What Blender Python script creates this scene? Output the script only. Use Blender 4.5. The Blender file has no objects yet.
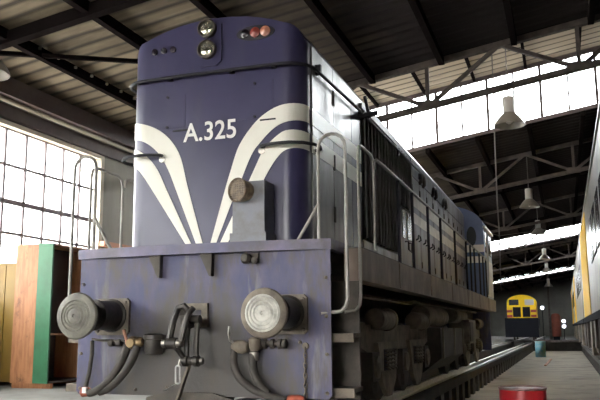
import bpy, math, random
from mathutils import Vector, Matrix
random.seed(7)
PI = math.pi
SC = bpy.context.scene
COL = SC.collection

# ------------------------------------------------------------------ camera
cam_data = bpy.data.cameras.new('camera')
cam = bpy.data.objects.new('camera', cam_data)
COL.objects.link(cam)
FPX, PITCH, ROLL, YAW = 759.2, 0.1698, -0.0071, 0.3306
cam_data.sensor_fit = 'HORIZONTAL'
cam_data.sensor_width = 36.0
cam_data.lens = FPX / 600.0 * 36.0
cam_data.clip_start = 0.05
cam_data.clip_end = 600
_F = Vector((-math.sin(YAW) * math.cos(PITCH), math.cos(YAW) * math.cos(PITCH), math.sin(PITCH)))
_R = Vector((math.cos(YAW), math.sin(YAW), 0))
_U = _R.cross(_F)
_R2 = _R * math.cos(ROLL) + _U * math.sin(ROLL)
_U2 = -_R * math.sin(ROLL) + _U * math.cos(ROLL)
_m = Matrix((_R2, _U2, -_F)).transposed().to_4x4()
_m.translation = Vector((3.1375, -6.2676, 1.604))
cam.matrix_world = _m
SC.camera = cam

# ------------------------------------------------------------------ sky and exposure
world = bpy.data.worlds.new('sky')
SC.world = world
world.use_nodes = True
_bg = world.node_tree.nodes['Background']
_bg.inputs['Color'].default_value = (1.0, 0.98, 0.955, 1)
_bg.inputs['Strength'].default_value = 18.0
SC.view_settings.view_transform = 'Standard'
SC.view_settings.look = 'None'
SC.view_settings.gamma = 1.0
SC.view_settings.use_curve_mapping = False
SC.view_settings.exposure = 0.6
SC.cycles.use_denoising = True
SC.cycles.max_bounces = 8
SC.cycles.diffuse_bounces = 5
SC.cycles.glossy_bounces = 3
SC.cycles.transparent_max_bounces = 12
SC.cycles.sample_clamp_indirect = 6.0

# ------------------------------------------------------------------ materials
def new_mat(name):
    m = bpy.data.materials.new(name)
    m.use_nodes = True
    nt = m.node_tree
    return m, nt, nt.nodes['Principled BSDF']

def noise(nt, scale, detail=4, rough=0.6, stretch=(1, 1, 1)):
    tc = nt.nodes.new('ShaderNodeTexCoord')
    mp = nt.nodes.new('ShaderNodeMapping')
    mp.inputs['Scale'].default_value = stretch
    n = nt.nodes.new('ShaderNodeTexNoise')
    n.inputs['Scale'].default_value = scale
    n.inputs['Detail'].default_value = detail
    n.inputs['Roughness'].default_value = rough
    nt.links.new(tc.outputs['Object'], mp.inputs['Vector'])
    nt.links.new(mp.outputs['Vector'], n.inputs['Vector'])
    return n.outputs['Fac']

def ramp(nt, fac, p0, p1):
    r = nt.nodes.new('ShaderNodeMapRange')
    r.inputs['From Min'].default_value = p0
    r.inputs['From Max'].default_value = p1
    nt.links.new(fac, r.inputs['Value'])
    return r.outputs['Result']

def mixc(nt, fac, a, b):
    m = nt.nodes.new('ShaderNodeMix')
    m.data_type = 'RGBA'
    if isinstance(fac, float):
        m.inputs[0].default_value = fac
    else:
        nt.links.new(fac, m.inputs[0])
    for i, c in ((6, a), (7, b)):
        if isinstance(c, tuple):
            m.inputs[i].default_value = c + (1,)
        else:
            nt.links.new(c, m.inputs[i])
    return m.outputs[2]

def mat(name, col, col2=None, rough=0.6, scale=3.0, lo=0.4, hi=0.65, metal=0.0, stretch=(1, 1, 1), spec=0.5,
        grime=None, gscale=1.2, glo=0.45, ghi=0.75, gstretch=(1, 1, 1), bump=0.0, bscale=40.0, rough2=None):
    m, nt, b = new_mat(name)
    c = col
    if col2:
        c = mixc(nt, ramp(nt, noise(nt, scale, stretch=stretch), lo, hi), col, col2)
    gf = None
    if grime:
        gf = ramp(nt, noise(nt, gscale, 6, 0.65, gstretch), glo, ghi)
        c = mixc(nt, gf, c, grime)
    if isinstance(c, tuple):
        b.inputs['Base Color'].default_value = c + (1,)
    else:
        nt.links.new(c, b.inputs['Base Color'])
    b.inputs['Roughness'].default_value = rough
    if rough2 is not None and gf is not None:
        r = nt.nodes.new('ShaderNodeMapRange')
        r.inputs['To Min'].default_value = rough
        r.inputs['To Max'].default_value = rough2
        nt.links.new(gf, r.inputs['Value'])
        nt.links.new(r.outputs['Result'], b.inputs['Roughness'])
    b.inputs['Metallic'].default_value = metal
    b.inputs['Specular IOR Level'].default_value = spec
    if bump:
        bn = nt.nodes.new('ShaderNodeBump')
        bn.inputs['Strength'].default_value = bump
        bn.inputs['Distance'].default_value = 0.01
        nt.links.new(noise(nt, bscale, 5), bn.inputs['Height'])
        nt.links.new(bn.outputs['Normal'], b.inputs['Normal'])
    return m

def glass_mat(name, clear=0.75, tint=(0.9, 0.93, 0.95)):
    m = bpy.data.materials.new(name)
    m.use_nodes = True
    nt = m.node_tree
    nt.nodes.clear()
    o = nt.nodes.new('ShaderNodeOutputMaterial')
    t = nt.nodes.new('ShaderNodeBsdfTransparent')
    t.inputs['Color'].default_value = tint + (1,)
    d = nt.nodes.new('ShaderNodeBsdfTranslucent')
    d.inputs['Color'].default_value = (0.8, 0.8, 0.78, 1)
    x = nt.nodes.new('ShaderNodeMixShader')
    x.inputs[0].default_value = 1 - clear
    nt.links.new(t.outputs[0], x.inputs[1])
    nt.links.new(d.outputs[0], x.inputs[2])
    nt.links.new(x.outputs[0], o.inputs['Surface'])
    return m

def emit_mat(name, col, s):
    m, nt, b = new_mat(name)
    b.inputs['Base Color'].default_value = col + (1,)
    b.inputs['Emission Color'].default_value = col + (1,)
    b.inputs['Emission Strength'].default_value = s
    return m

M = {}
M['blue'] = mat('blue_paint', (0.029, 0.026, 0.069), (0.038, 0.033, 0.082), rough=0.32, scale=1.5, grime=(0.055, 0.048, 0.075), gscale=1.1, glo=0.5, ghi=0.85, gstretch=(2, 2, 0.5), rough2=0.5)
def plate_mat():
    m, nt, b = new_mat('worn_plate_paint')
    c = mixc(nt, ramp(nt, noise(nt, 2.4, 4, 0.6, (1.6, 1, 0.7)), 0.40, 0.62), (0.046, 0.047, 0.118), (0.088, 0.078, 0.135))
    c = mixc(nt, ramp(nt, noise(nt, 2.6, 5, 0.6, (2.2, 1, 0.35)), 0.56, 0.68), c, (0.17, 0.165, 0.19))
    tc = nt.nodes.new('ShaderNodeTexCoord')          # oily stain spreading from the coupling down to the bottom edge
    mp = nt.nodes.new('ShaderNodeMapping')
    mp.inputs['Location'].default_value = (0.0, 0.0, -1.42)
    mp.inputs['Scale'].default_value = (0.85, 0.0, 1.25)
    vl = nt.nodes.new('ShaderNodeVectorMath')
    vl.operation = 'LENGTH'
    nt.links.new(tc.outputs['Object'], mp.inputs['Vector'])
    nt.links.new(mp.outputs['Vector'], vl.inputs[0])
    ad = nt.nodes.new('ShaderNodeMath')
    ad.operation = 'MULTIPLY_ADD'
    ad.inputs[1].default_value = -1.9
    nt.links.new(noise(nt, 1.9, 7, 0.65, (1.2, 1, 0.6)), ad.inputs[0])
    nt.links.new(vl.outputs['Value'], ad.inputs[2])
    g = ramp(nt, ad.outputs[0], 0.16, -0.30)
    c = mixc(nt, g, c, (0.066, 0.058, 0.052))
    c = mixc(nt, ramp(nt, noise(nt, 2.6, 7, 0.7, (1.5, 1, 0.42)), 0.49, 0.64), c, (0.074, 0.060, 0.046))
    nt.links.new(c, b.inputs['Base Color'])
    b.inputs['Roughness'].default_value = 0.55
    bn = nt.nodes.new('ShaderNodeBump')
    bn.inputs['Strength'].default_value = 0.2
    bn.inputs['Distance'].default_value = 0.01
    nt.links.new(noise(nt, 25, 5), bn.inputs['Height'])
    nt.links.new(bn.outputs['Normal'], b.inputs['Normal'])
    return m
M['plate'] = plate_mat()
M['deckrim'] = mat('deck_rim_paint', (0.085, 0.082, 0.155), (0.15, 0.115, 0.18), rough=0.5, scale=3, grime=(0.075, 0.065, 0.075), gscale=2.2, glo=0.45, ghi=0.65)
M['dusty'] = mat('dusty_side_paint', (0.085, 0.077, 0.08), (0.13, 0.115, 0.105), rough=0.30, scale=1.4, grime=(0.08, 0.066, 0.055), gscale=1.5, glo=0.42, ghi=0.72, gstretch=(2, 2, 0.5), rough2=0.55, bump=0.6, bscale=2.5)
M['darkpanel'] = mat('dark_louvre_paint', (0.03, 0.028, 0.034), (0.04, 0.036, 0.038), rough=0.6, spec=0.25)
M['fin'] = mat('dusty_louvre_fin', (0.22, 0.20, 0.20), (0.14, 0.125, 0.12), rough=0.32, scale=3)
M['door'] = mat('blue_grey_door_paint', (0.055, 0.058, 0.09), (0.08, 0.08, 0.105), rough=0.38, scale=1.4, grime=(0.06, 0.05, 0.045), gscale=1.5, glo=0.42, ghi=0.72, gstretch=(2, 2, 0.5), rough2=0.55, bump=0.6, bscale=2.5)
M['cream'] = mat('cream_paint', (0.80, 0.77, 0.68), (0.72, 0.68, 0.58), rough=0.35, scale=2.5, lo=0.5, hi=0.8)
M['cream_old'] = mat('aged_cream_paint', (0.42, 0.385, 0.32), (0.30, 0.27, 0.22), rough=0.4, scale=4)
M['white'] = mat('white_lettering', (0.80, 0.78, 0.74), rough=0.45)
M['sill'] = mat('rusty_sill_paint', (0.15, 0.108, 0.082), (0.22, 0.165, 0.13), rough=0.65, scale=3, stretch=(1, 2, 0.6), grime=(0.07, 0.046, 0.034), gscale=2)
M['iron'] = mat('grimy_iron', (0.050, 0.042, 0.034), (0.085, 0.070, 0.055), rough=0.7, scale=5, bump=0.3)
M['ironlight'] = mat('dusty_iron', (0.20, 0.165, 0.125), (0.10, 0.082, 0.064), rough=0.7, scale=6, bump=0.3)
M['couplingiron'] = mat('oily_coupling_iron', (0.035, 0.031, 0.028), (0.07, 0.06, 0.05), rough=0.42, scale=9, metal=0.3)
M['steel'] = mat('worn_steel', (0.42, 0.40, 0.36), (0.25, 0.22, 0.19), rough=0.35, scale=9, metal=0.8)
M['bufferface'] = mat('greasy_buffer_face', (0.20, 0.19, 0.155), (0.11, 0.10, 0.085), rough=0.55, scale=7, bump=0.5, bscale=14)
M['bufferface_bright'] = mat('polished_buffer_face', (0.60, 0.585, 0.53), (0.30, 0.285, 0.25), rough=0.5, scale=8, bump=0.5, bscale=14)
M['rail_paint'] = mat('handrail_paint', (0.30, 0.28, 0.25), (0.22, 0.20, 0.18), rough=0.45, scale=8)
M['rail_dark'] = mat('dark_handrail_paint', (0.02, 0.019, 0.024), rough=0.6, spec=0.3)
M['rubber'] = mat('hose_rubber', (0.038, 0.033, 0.028), (0.062, 0.052, 0.043), rough=0.75, scale=12)
M['brass'] = mat('brass_fitting', (0.35, 0.25, 0.13), (0.20, 0.14, 0.08), rough=0.45, scale=10, metal=0.6)
M['chrome'] = mat('headlight_reflector', (0.85, 0.80, 0.66), (0.5, 0.42, 0.28), rough=0.12, scale=12, metal=1.0)
M['lens'] = mat('headlight_glass', (0.55, 0.50, 0.38), (0.78, 0.74, 0.62), rough=0.08, scale=9, metal=0.75)
M['redlens'] = mat('red_marker_lens', (0.22, 0.045, 0.035), rough=0.25)
M['orangelens'] = mat('orange_marker_lens', (0.42, 0.17, 0.11), rough=0.25)
M['darklens'] = mat('dark_marker_lens', (0.03, 0.022, 0.03), rough=0.25)
M['box'] = mat('horn_box_paint', (0.17, 0.175, 0.20), (0.21, 0.205, 0.22), rough=0.5, scale=4, grime=(0.09, 0.08, 0.07), gscale=4)
M['grille'] = mat('bronze_grille', (0.26, 0.19, 0.12), (0.10, 0.07, 0.045), rough=0.5, scale=20)
M['cabblue'] = mat('cab_blue_paint', (0.085, 0.12, 0.23), (0.11, 0.15, 0.27), rough=0.35, scale=2)
M['cabglass'] = mat('dark_cab_glass', (0.015, 0.02, 0.02), rough=0.25, spec=0.3)
M['red_debris'] = mat('red_painted_tap', (0.40, 0.09, 0.05), (0.2, 0.06, 0.04), rough=0.5, scale=14)
M['concrete'] = mat('aisle_concrete', (0.46, 0.42, 0.34), (0.35, 0.32, 0.26), rough=0.8, scale=0.8, grime=(0.10, 0.09, 0.075), gscale=0.7, glo=0.52, ghi=0.75, bump=0.2, bscale=15)
M['concrete_left'] = mat('side_floor_concrete', (0.21, 0.205, 0.19), (0.16, 0.155, 0.145), rough=0.8, scale=1.2, grime=(0.11, 0.10, 0.09), gscale=1.1, glo=0.52, ghi=0.78)
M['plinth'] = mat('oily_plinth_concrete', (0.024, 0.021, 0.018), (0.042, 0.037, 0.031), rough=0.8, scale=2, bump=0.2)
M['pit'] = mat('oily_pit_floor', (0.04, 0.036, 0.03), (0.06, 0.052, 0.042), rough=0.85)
def roof_mat(name, dirt_and_shade, period, pale):
    m, nt, b = new_mat(name)
    tc = nt.nodes.new('ShaderNodeTexCoord')
    wv = nt.nodes.new('ShaderNodeTexWave')          # dark and pale bands painted in as shading of the corrugations
    wv.bands_direction = 'Y'
    wv.inputs['Scale'].default_value = 2 * PI / (20 * period)
    wv.inputs['Distortion'].default_value = 1.2
    wv.inputs['Detail'].default_value = 2
    wv.inputs['Detail Scale'].default_value = 0.6
    nt.links.new(tc.outputs['Object'], wv.inputs['Vector'])
    c = mixc(nt, ramp(nt, wv.outputs['Fac'], 0.25, 0.85), (0.060, 0.050, 0.040), pale)
    if dirt_and_shade:
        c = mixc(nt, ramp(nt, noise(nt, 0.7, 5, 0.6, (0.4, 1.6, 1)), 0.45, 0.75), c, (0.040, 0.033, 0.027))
    sx = nt.nodes.new('ShaderNodeSeparateXYZ')      # colour darkens towards the right, standing in for deeper shade there
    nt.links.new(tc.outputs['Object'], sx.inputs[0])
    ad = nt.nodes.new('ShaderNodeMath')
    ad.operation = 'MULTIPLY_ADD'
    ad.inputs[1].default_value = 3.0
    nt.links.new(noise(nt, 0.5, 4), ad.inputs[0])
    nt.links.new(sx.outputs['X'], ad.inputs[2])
    if dirt_and_shade:
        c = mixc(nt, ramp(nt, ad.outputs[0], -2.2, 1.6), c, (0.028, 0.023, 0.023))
    nt.links.new(c, b.inputs['Base Color'])
    b.inputs['Roughness'].default_value = 0.9
    b.inputs['Specular IOR Level'].default_value = 0.1
    return m
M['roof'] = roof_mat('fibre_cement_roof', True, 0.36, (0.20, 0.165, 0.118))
M['roof_lit'] = roof_mat('monitor_roof_sheet', False, 0.40, (0.62, 0.54, 0.42))  # paler copy of the roof colour, painting in light from the glazing
M['truss'] = mat('truss_steel', (0.06, 0.049, 0.046), (0.10, 0.083, 0.072), rough=0.75, scale=4, spec=0.2)
M['purlin'] = mat('dark_purlin_steel', (0.010, 0.008, 0.008), rough=1.0, spec=0.0)
M['wallbeam'] = mat('brown_wall_beam', (0.085, 0.062, 0.058), (0.11, 0.085, 0.075), rough=0.75, scale=2)
M['plaster'] = mat('grey_plaster', (0.36, 0.34, 0.29), (0.29, 0.27, 0.23), rough=0.9, scale=1.4, stretch=(1, 1, 0.4))
M['reveal'] = mat('cream_window_reveal', (0.62, 0.56, 0.46), rough=0.8)
M['sash'] = mat('steel_sash', (0.16, 0.125, 0.13), rough=0.6)
M['pipe'] = mat('pale_pipe', (0.50, 0.46, 0.36), rough=0.5)
M['glass'] = glass_mat('monitor_glass', 0.92)
M['dimmed_glass'] = glass_mat('dimmed_monitor_glass', 0.95, (0.34, 0.32, 0.30))  # unseen near panes, tinted to cut the daylight falling on the lamp
M['dusty_glass'] = glass_mat('dusty_window_glass', 0.62)
M['ledge'] = mat('orange_ledge_paint', (0.62, 0.30, 0.19), (0.5, 0.24, 0.15), rough=0.6)
M['darkwall'] = mat('sooty_wall', (0.09, 0.082, 0.075), (0.06, 0.055, 0.05), rough=0.9, scale=0.5)
M['farwall'] = mat('far_wall_paint', (0.15, 0.147, 0.13), (0.10, 0.097, 0.085), rough=0.9, scale=0.4)
M['bounce_pale'] = mat('pale_bounce_slab', (0.45, 0.42, 0.36), (0.36, 0.33, 0.29), rough=0.9, scale=1)
M['ground'] = mat('track_ballast', (0.10, 0.09, 0.08), (0.07, 0.064, 0.056), rough=0.9, scale=2)
M['wood'] = mat('orange_plywood', (0.42, 0.19, 0.085), (0.30, 0.125, 0.055), rough=0.6, scale=5, stretch=(4, 4, 0.6), grime=(0.12, 0.06, 0.035), gscale=5, glo=0.58, ghi=0.75, gstretch=(1, 1, 1))
M['green'] = mat('green_paint', (0.035, 0.165, 0.075), (0.03, 0.13, 0.06), rough=0.5, scale=4)
M['cabin_dark'] = mat('dark_cabinet_lining', (0.050, 0.026, 0.020), (0.035, 0.02, 0.016), rough=0.7)
M['yellow_old'] = mat('ochre_locker_paint', (0.21, 0.125, 0.016), (0.155, 0.09, 0.015), rough=0.55, scale=2, stretch=(1, 1, 0.4))
M['yellow'] = mat('yellow_paint', (0.86, 0.52, 0.012), (0.76, 0.44, 0.012), rough=0.6, scale=2, spec=0.25)
M['silver'] = mat('beige_carriage_paint', (0.36, 0.33, 0.27), (0.27, 0.245, 0.20), rough=0.3, scale=1.0, stretch=(1, 1, 0.4), grime=(0.16, 0.14, 0.11), gscale=1, glo=0.5, ghi=0.8)
M['carroof'] = mat('carriage_roof_paint', (0.05, 0.046, 0.042), rough=0.7)
M['shunter_yellow'] = mat('shunter_yellow_paint', (0.95, 0.66, 0.02), (0.88, 0.58, 0.02), rough=0.6, scale=2, spec=0.2)
M['railsteel'] = mat('polished_rail_steel', (0.75, 0.72, 0.66), (0.55, 0.52, 0.48), rough=0.28, scale=9, metal=0.9)
M['red'] = mat('red_drum_paint', (0.60, 0.025, 0.035), (0.48, 0.022, 0.03), rough=0.35, scale=4)
M['drumtop'] = mat('dull_drum_lid', (0.42, 0.30, 0.28), (0.28, 0.16, 0.15), rough=0.4, scale=6, metal=0.2)
M['bluedrum'] = mat('faded_blue_drum', (0.08, 0.27, 0.40), (0.20, 0.32, 0.32), rough=0.5, scale=5)
M['lampshade'] = mat('lamp_enamel', (0.26, 0.235, 0.20), (0.20, 0.18, 0.16), rough=0.4, scale=5)
M['lampcan'] = mat('lamp_ballast_can', (0.50, 0.49, 0.47), rough=0.4)
M['lampin'] = mat('lamp_inner_white', (0.85, 0.83, 0.78), rough=0.4)
M['cable'] = mat('grey_cable', (0.12, 0.105, 0.10), rough=0.6)
M['rust'] = mat('rusty_red_tank', (0.28, 0.075, 0.05), (0.2, 0.06, 0.045), rough=0.6, scale=2)
M['navy'] = mat('dark_navy_paint', (0.016, 0.017, 0.022), rough=0.9, spec=0.1)
M['hazard'] = mat('hazard_red_paint', (0.36, 0.04, 0.03), rough=0.5)
M['glow'] = emit_mat('lit_lamp_glass', (0.85, 0.9, 1.0), 2.5)

# ------------------------------------------------------------------ mesh helpers
class MB:
    def __init__(self):
        self.v, self.f = [], []
    def add(self, vs, fs):
        n = len(self.v)
        self.v += [tuple(x) for x in vs]
        self.f += [tuple(i + n for i in q) for q in fs]
        return self
    def box(self, x0, x1, y0, y1, z0, z1):
        return self.add([(x0, y0, z0), (x1, y0, z0), (x1, y1, z0), (x0, y1, z0), (x0, y0, z1), (x1, y0, z1), (x1, y1, z1), (x0, y1, z1)],
                        [(0, 3, 2, 1), (4, 5, 6, 7), (0, 1, 5, 4), (1, 2, 6, 5), (2, 3, 7, 6), (3, 0, 4, 7)])
    def bar(self, p, q, w, h=None, up=(0, 0, 1)):
        h = h or w
        p, q = Vector(p), Vector(q)
        d = (q - p).normalized()
        s = d.cross(Vector(up))
        if s.length < 1e-4:
            s = d.cross(Vector((1, 0, 0)))
        s.normalize()
        u = s.cross(d)
        c = [(-1, -1), (1, -1), (1, 1), (-1, 1)]
        vs = [p + s * a * w / 2 + u * b * h / 2 for a, b in c] + [q + s * a * w / 2 + u * b * h / 2 for a, b in c]
        return self.add(vs, [(3, 2, 1, 0), (4, 5, 6, 7), (0, 1, 5, 4), (1, 2, 6, 5), (2, 3, 7, 6), (3, 0, 4, 7)])
    def lathe(self, o, axis, prof, n=20, caps=True):
        o, a = Vector(o), Vector(axis).normalized()
        s = a.orthogonal().normalized()
        t = a.cross(s)
        vs, fs = [], []
        for (r, h) in prof:
            for i in range(n):
                g = 2 * PI * i / n
                vs.append(o + a * h + (s * math.cos(g) + t * math.sin(g)) * r)
        for k in range(len(prof) - 1):
            for i in range(n):
                j = (i + 1) % n
                fs.append((k * n + i, k * n + j, (k + 1) * n + j, (k + 1) * n + i))
        if caps:
            fs.append(tuple(reversed(range(n))))
            fs.append(tuple(range((len(prof) - 1) * n, len(prof) * n)))
        return self.add(vs, fs)
    def cyl(self, p, q, r, n=14, r2=None):
        p, q = Vector(p), Vector(q)
        return self.lathe(p, q - p, [(r, 0), (r if r2 is None else r2, (q - p).length)], n)
    def tube(self, pts, r, n=8, closed=False):
        P = [Vector(p) for p in pts]
        m = len(P)
        rings = []
        u = None
        for i in range(m):
            if closed:
                d = P[(i + 1) % m] - P[i - 1]
            else:
                d = P[min(i + 1, m - 1)] - P[max(i - 1, 0)]
            d.normalize()
            if u is None:
                u = d.orthogonal().normalized()
            else:
                u = (u - d * u.dot(d))
                u = u.normalized() if u.length > 1e-5 else d.orthogonal().normalized()
            w = d.cross(u)
            rings.append([P[i] + (u * math.cos(2 * PI * k / n) + w * math.sin(2 * PI * k / n)) * r for k in range(n)])
        vs = [x for q in rings for x in q]
        fs = []
        for i in range(m if closed else m - 1):
            a, b = i * n, ((i + 1) % m) * n
            for k in range(n):
                fs.append((a + k, a + (k + 1) % n, b + (k + 1) % n, b + k))
        if not closed:
            fs.append(tuple(reversed(range(n))))
            fs.append(tuple(range((m - 1) * n, m * n)))
        return self.add(vs, fs)
    def prism(self, poly, axis, a, b):
        def P(u, w, h):
            return {'x': (h, u, w), 'y': (u, h, w), 'z': (u, w, h)}[axis]
        n = len(poly)
        vs = [P(u, w, a) for u, w in poly] + [P(u, w, b) for u, w in poly]
        fs = [tuple(range(n)), tuple(reversed(range(n, 2 * n)))]
        for i in range(n):
            j = (i + 1) % n
            fs.append((i, i + n, j + n, j))
        return self.add(vs, fs)
    def mesh(self, name, m, smooth=False):
        me = bpy.data.meshes.new(name)
        me.from_pydata(self.v, [], self.f)
        import bmesh
        b = bmesh.new()
        b.from_mesh(me)
        bmesh.ops.recalc_face_normals(b, faces=b.faces)
        b.to_mesh(me)
        b.free()
        me.materials.append(M[m])
        if smooth:
            me.shade_smooth()
            me.set_sharp_from_angle(angle=math.radians(38))
        return me
    def build(self, name, m, parent=None, smooth=False, label=None):
        o = bpy.data.objects.new(name, self.mesh(name, m, smooth))
        COL.objects.link(o)
        attach(o, parent)
        if label:
            o['label'] = label
        return o

def attach(o, parent):
    if parent is not None:
        o.parent = parent
        if parent.type == 'EMPTY':
            o.matrix_parent_inverse = Matrix.Translation(-Vector(parent.location))

def place(me, name, loc, parent, rz=0.0):
    o = bpy.data.objects.new(name, me)
    COL.objects.link(o)
    attach(o, parent)
    o.location = loc
    o.rotation_euler = (0, 0, rz)
    return o

def tag(o, label, cat=None, group=None, kind=None):
    o['label'] = label
    if cat:
        o['category'] = cat
    if group:
        o['group'] = group
    if kind:
        o['kind'] = kind
    return o

def empty(name, loc, label, cat=None, group=None, kind=None):
    o = bpy.data.objects.new(name, None)
    o.location = loc
    COL.objects.link(o)
    return tag(o, label, cat, group, kind)

def copy_tree(root, loc, label):
    r = root.copy()
    COL.objects.link(r)
    r.location = loc
    r['label'] = label
    for ch in list(root.children):
        c = ch.copy()
        COL.objects.link(c)
        c.parent = r
        for g in list(ch.children):
            d = g.copy()
            COL.objects.link(d)
            d.parent = c
    return r

def arc(c, r, a0, a1, n, plane='xz', h=0.0):
    out = []
    for i in range(n + 1):
        a = a0 + (a1 - a0) * i / n
        u, w = c[0] + r * math.cos(a), c[1] + r * math.sin(a)
        out.append({'xz': (u, h, w), 'yz': (h, u, w), 'xy': (u, w, h)}[plane])
    return out

# ------------------------------------------------------------------ the shed
WALL_X, RIDGE_X, RIGHT_X = -6.3, 9.0, 24.3
Y0, Y1 = -16.0, 96.0
RAISE = 1.75
BAYS = [(9.3, 16.3), (41.4, 48.5), (73.5, 80.6)]
def roof_z(x):
    return 7.13 + 0.16 * x if x <= RIDGE_X else 7.13 + 0.16 * (2 * RIDGE_X - x)

tag(MB().box(-160, 160, -160, 220, -0.5, -0.06).build('ground', 'ground'), 'dark ballast yard outside the engine shed', kind='structure')
tag(MB().box(-40, WALL_X - 0.3, -60, 130, -0.06, 0.0).build('bounce_slab', 'bounce_pale'), 'added pale slab outside the window wall to bounce daylight inside', kind='structure')  # unseen slab added to bounce daylight up to the roof by the windows
tag(MB().box(4.3, RIGHT_X, Y0, 52.3, -0.05, 0.0).build('floor_right', 'pit'), 'added black floor under and beyond the beige carriages to cut bounced light', kind='structure')  # unseen dark floor put in to keep bounced light off the roof
tag(MB().box(-1.05, 4.3, Y0 - 6, 52.3, -0.05, 0.0).build('floor', 'concrete'), 'stained pale concrete aisle floor between the tracks', kind='structure')
tag(MB().box(WALL_X, -1.05, Y0 - 6, Y1, -0.05, 0.70).build('floor_left', 'concrete_left'), 'raised concrete floor between blue locomotive and window wall', kind='structure')
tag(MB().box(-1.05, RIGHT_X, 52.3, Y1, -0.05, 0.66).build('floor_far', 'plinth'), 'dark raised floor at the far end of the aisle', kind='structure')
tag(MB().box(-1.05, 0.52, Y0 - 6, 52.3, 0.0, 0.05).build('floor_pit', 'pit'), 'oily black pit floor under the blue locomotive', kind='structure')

# left wall with a steel window
wl = empty('wall_left', (0, 0, 0), 'grey plaster wall with steel windows', kind='structure')
WINS = [(-14.5, -0.4), (0.85, 7.75), (11.0, 18.0), (23.0, 30.0), (35.0, 42.0)]
WZ0, WZ1 = 2.16, 5.36
b = MB()
b.box(WALL_X - 0.3, WALL_X, Y0, Y1, 0, WZ0).box(WALL_X - 0.3, WALL_X, Y0, Y1, WZ1, 6.1)
ys = [Y0] + [v for w in WINS for v in w] + [Y1]
for i in range(0, len(ys), 2):
    b.box(WALL_X - 0.3, WALL_X, ys[i], ys[i + 1], WZ0, WZ1)
b.build('plaster', 'plaster', wl)
MB().box(WALL_X, WALL_X + 0.30, Y0, Y1, 5.78, 6.12).build('wall_beam', 'wallbeam', wl)
MB().box(WALL_X, WALL_X + 0.06, Y0, Y1, 5.44, 5.70).build('wall_band', 'wallbeam', wl)
MB().tube([(WALL_X + 0.16, Y0, 5.73), (WALL_X + 0.16, Y1, 5.73)], 0.045, 10).build('pipe', 'pipe', wl, True)
tag(MB().box(WALL_X, WALL_X + 0.16, 7.75, 9.6, 3.42, 3.53).build('trim_1', 'ledge'), 'orange painted ledge on the wall beside the big window', kind='structure')
rows = [5.34, 4.66, 3.98, 3.40, 2.78, 2.18]
for wi, (ya, yb) in enumerate(WINS):
    win = empty('window_%d' % (wi + 1), (0, 0, 0), ['steel sash window in the window wall behind the viewer', 'large steel sash window behind the green edged cabinet', 'steel sash window hidden behind the blue locomotive', 'far steel sash window of the window wall', 'farthest steel sash window of the window wall'][wi], kind='structure')
    n = round((yb - ya) / 0.575)
    st = (yb - ya) / n
    xg = WALL_X - 0.14
    f = MB()
    f.box(WALL_X - 0.2, WALL_X + 0.03, yb - 0.02, yb + 0.10, WZ0 - 0.05, WZ1 + 0.06)
    f.box(WALL_X - 0.2, WALL_X + 0.03, ya - 0.10, ya + 0.02, WZ0 - 0.05, WZ1 + 0.06)
    f.box(WALL_X - 0.2, WALL_X + 0.03, ya, yb, WZ1 - 0.02, WZ1 + 0.06)
    f.box(WALL_X - 0.2, WALL_X + 0.05, ya, yb, WZ0 - 0.05, WZ0 + 0.02)
    f.build('window_frame', 'reveal', win)
    for k in range(1, n):
        w = 0.10 if k % 6 == 0 else 0.05
        MB().box(xg - 0.02, xg + 0.03, ya + k * st - w / 2, ya + k * st + w / 2, WZ0, WZ1).build('mullion', 'sash', win)
    for k, zz in enumerate(rows):
        w = 0.09 if k == 2 else 0.05
        MB().box(xg - 0.015, xg + 0.025, ya, yb, zz - w / 2, zz + w / 2).build('glazing_bar', 'sash', win)
    for r in range(5):
        me = MB().box(-0.004, 0.004, 0.005, st - 0.005, rows[r + 1] + 0.005, rows[r] - 0.005).mesh('pane', 'dusty_glass')
        for k in range(n):
            place(me, 'pane', (xg, ya + k * st, 0), win)

# right wall, back wall and the open front of the shed (behind the viewer)
wr = empty('wall_right', (0, 0, 0), 'sooty side wall beyond the beige carriages', kind='structure')
MB().box(RIGHT_X, RIGHT_X + 0.3, Y0, Y1, -0.05, 6.2).build('plaster', 'darkwall', wr)
def gable(y, yt):
    return MB().prism([(WALL_X - 0.3, 5.9), (RIGHT_X + 0.3, 5.9), (RIGHT_X + 0.3, roof_z(RIGHT_X)), (RIDGE_X, roof_z(RIDGE_X) + 0.05), (WALL_X - 0.3, roof_z(WALL_X))], 'y', y, yt)
wb = empty('wall_back', (0, 0, 0), 'dim grey wall closing the far end of the shed', kind='structure')
gable(Y1, Y1 + 0.3).build('gable', 'farwall', wb)
MB().box(WALL_X - 0.3, RIGHT_X + 0.3, Y1, Y1 + 0.3, -0.05, 5.9).build('plaster', 'farwall', wb)
wf = empty('wall_front', (0, 0, 0), 'front wall of the shed with open track doorways', kind='structure')
gable(Y0 - 0.3, Y0).build('gable', 'plaster', wf)
for x in (-6.45, -2.6, 2.55, 7.7, 12.9, 18.0, 23.9):
    MB().box(x, x + 0.5, Y0 - 0.3, Y0, -0.05, 5.9).build('pier', 'plaster', wf)

for x0, x1 in ((-5.95, -2.6), (3.05, 7.7), (8.2, 12.9), (13.4, 18.0), (18.5, 23.9)):
    for q in range(2):
        xm = x0 + (x1 - x0) * q / 2
        MB().box(xm + 0.02, xm + (x1 - x0) / 2 - 0.02, Y0 - 0.2, Y0 - 0.12, 0.0, 5.9).build('blocking_leaf', 'green', wf)  # unseen closed leaves added to keep outside light off the ceiling
for x0, x1 in ((-2.1, 2.55),):
    MB().box(x0, x1, Y0 - 0.2, Y0 - 0.12, 5.3, 5.9).build('blocking_transom', 'green', wf)  # unseen panel added to lower the opening and dim the ceiling
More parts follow.
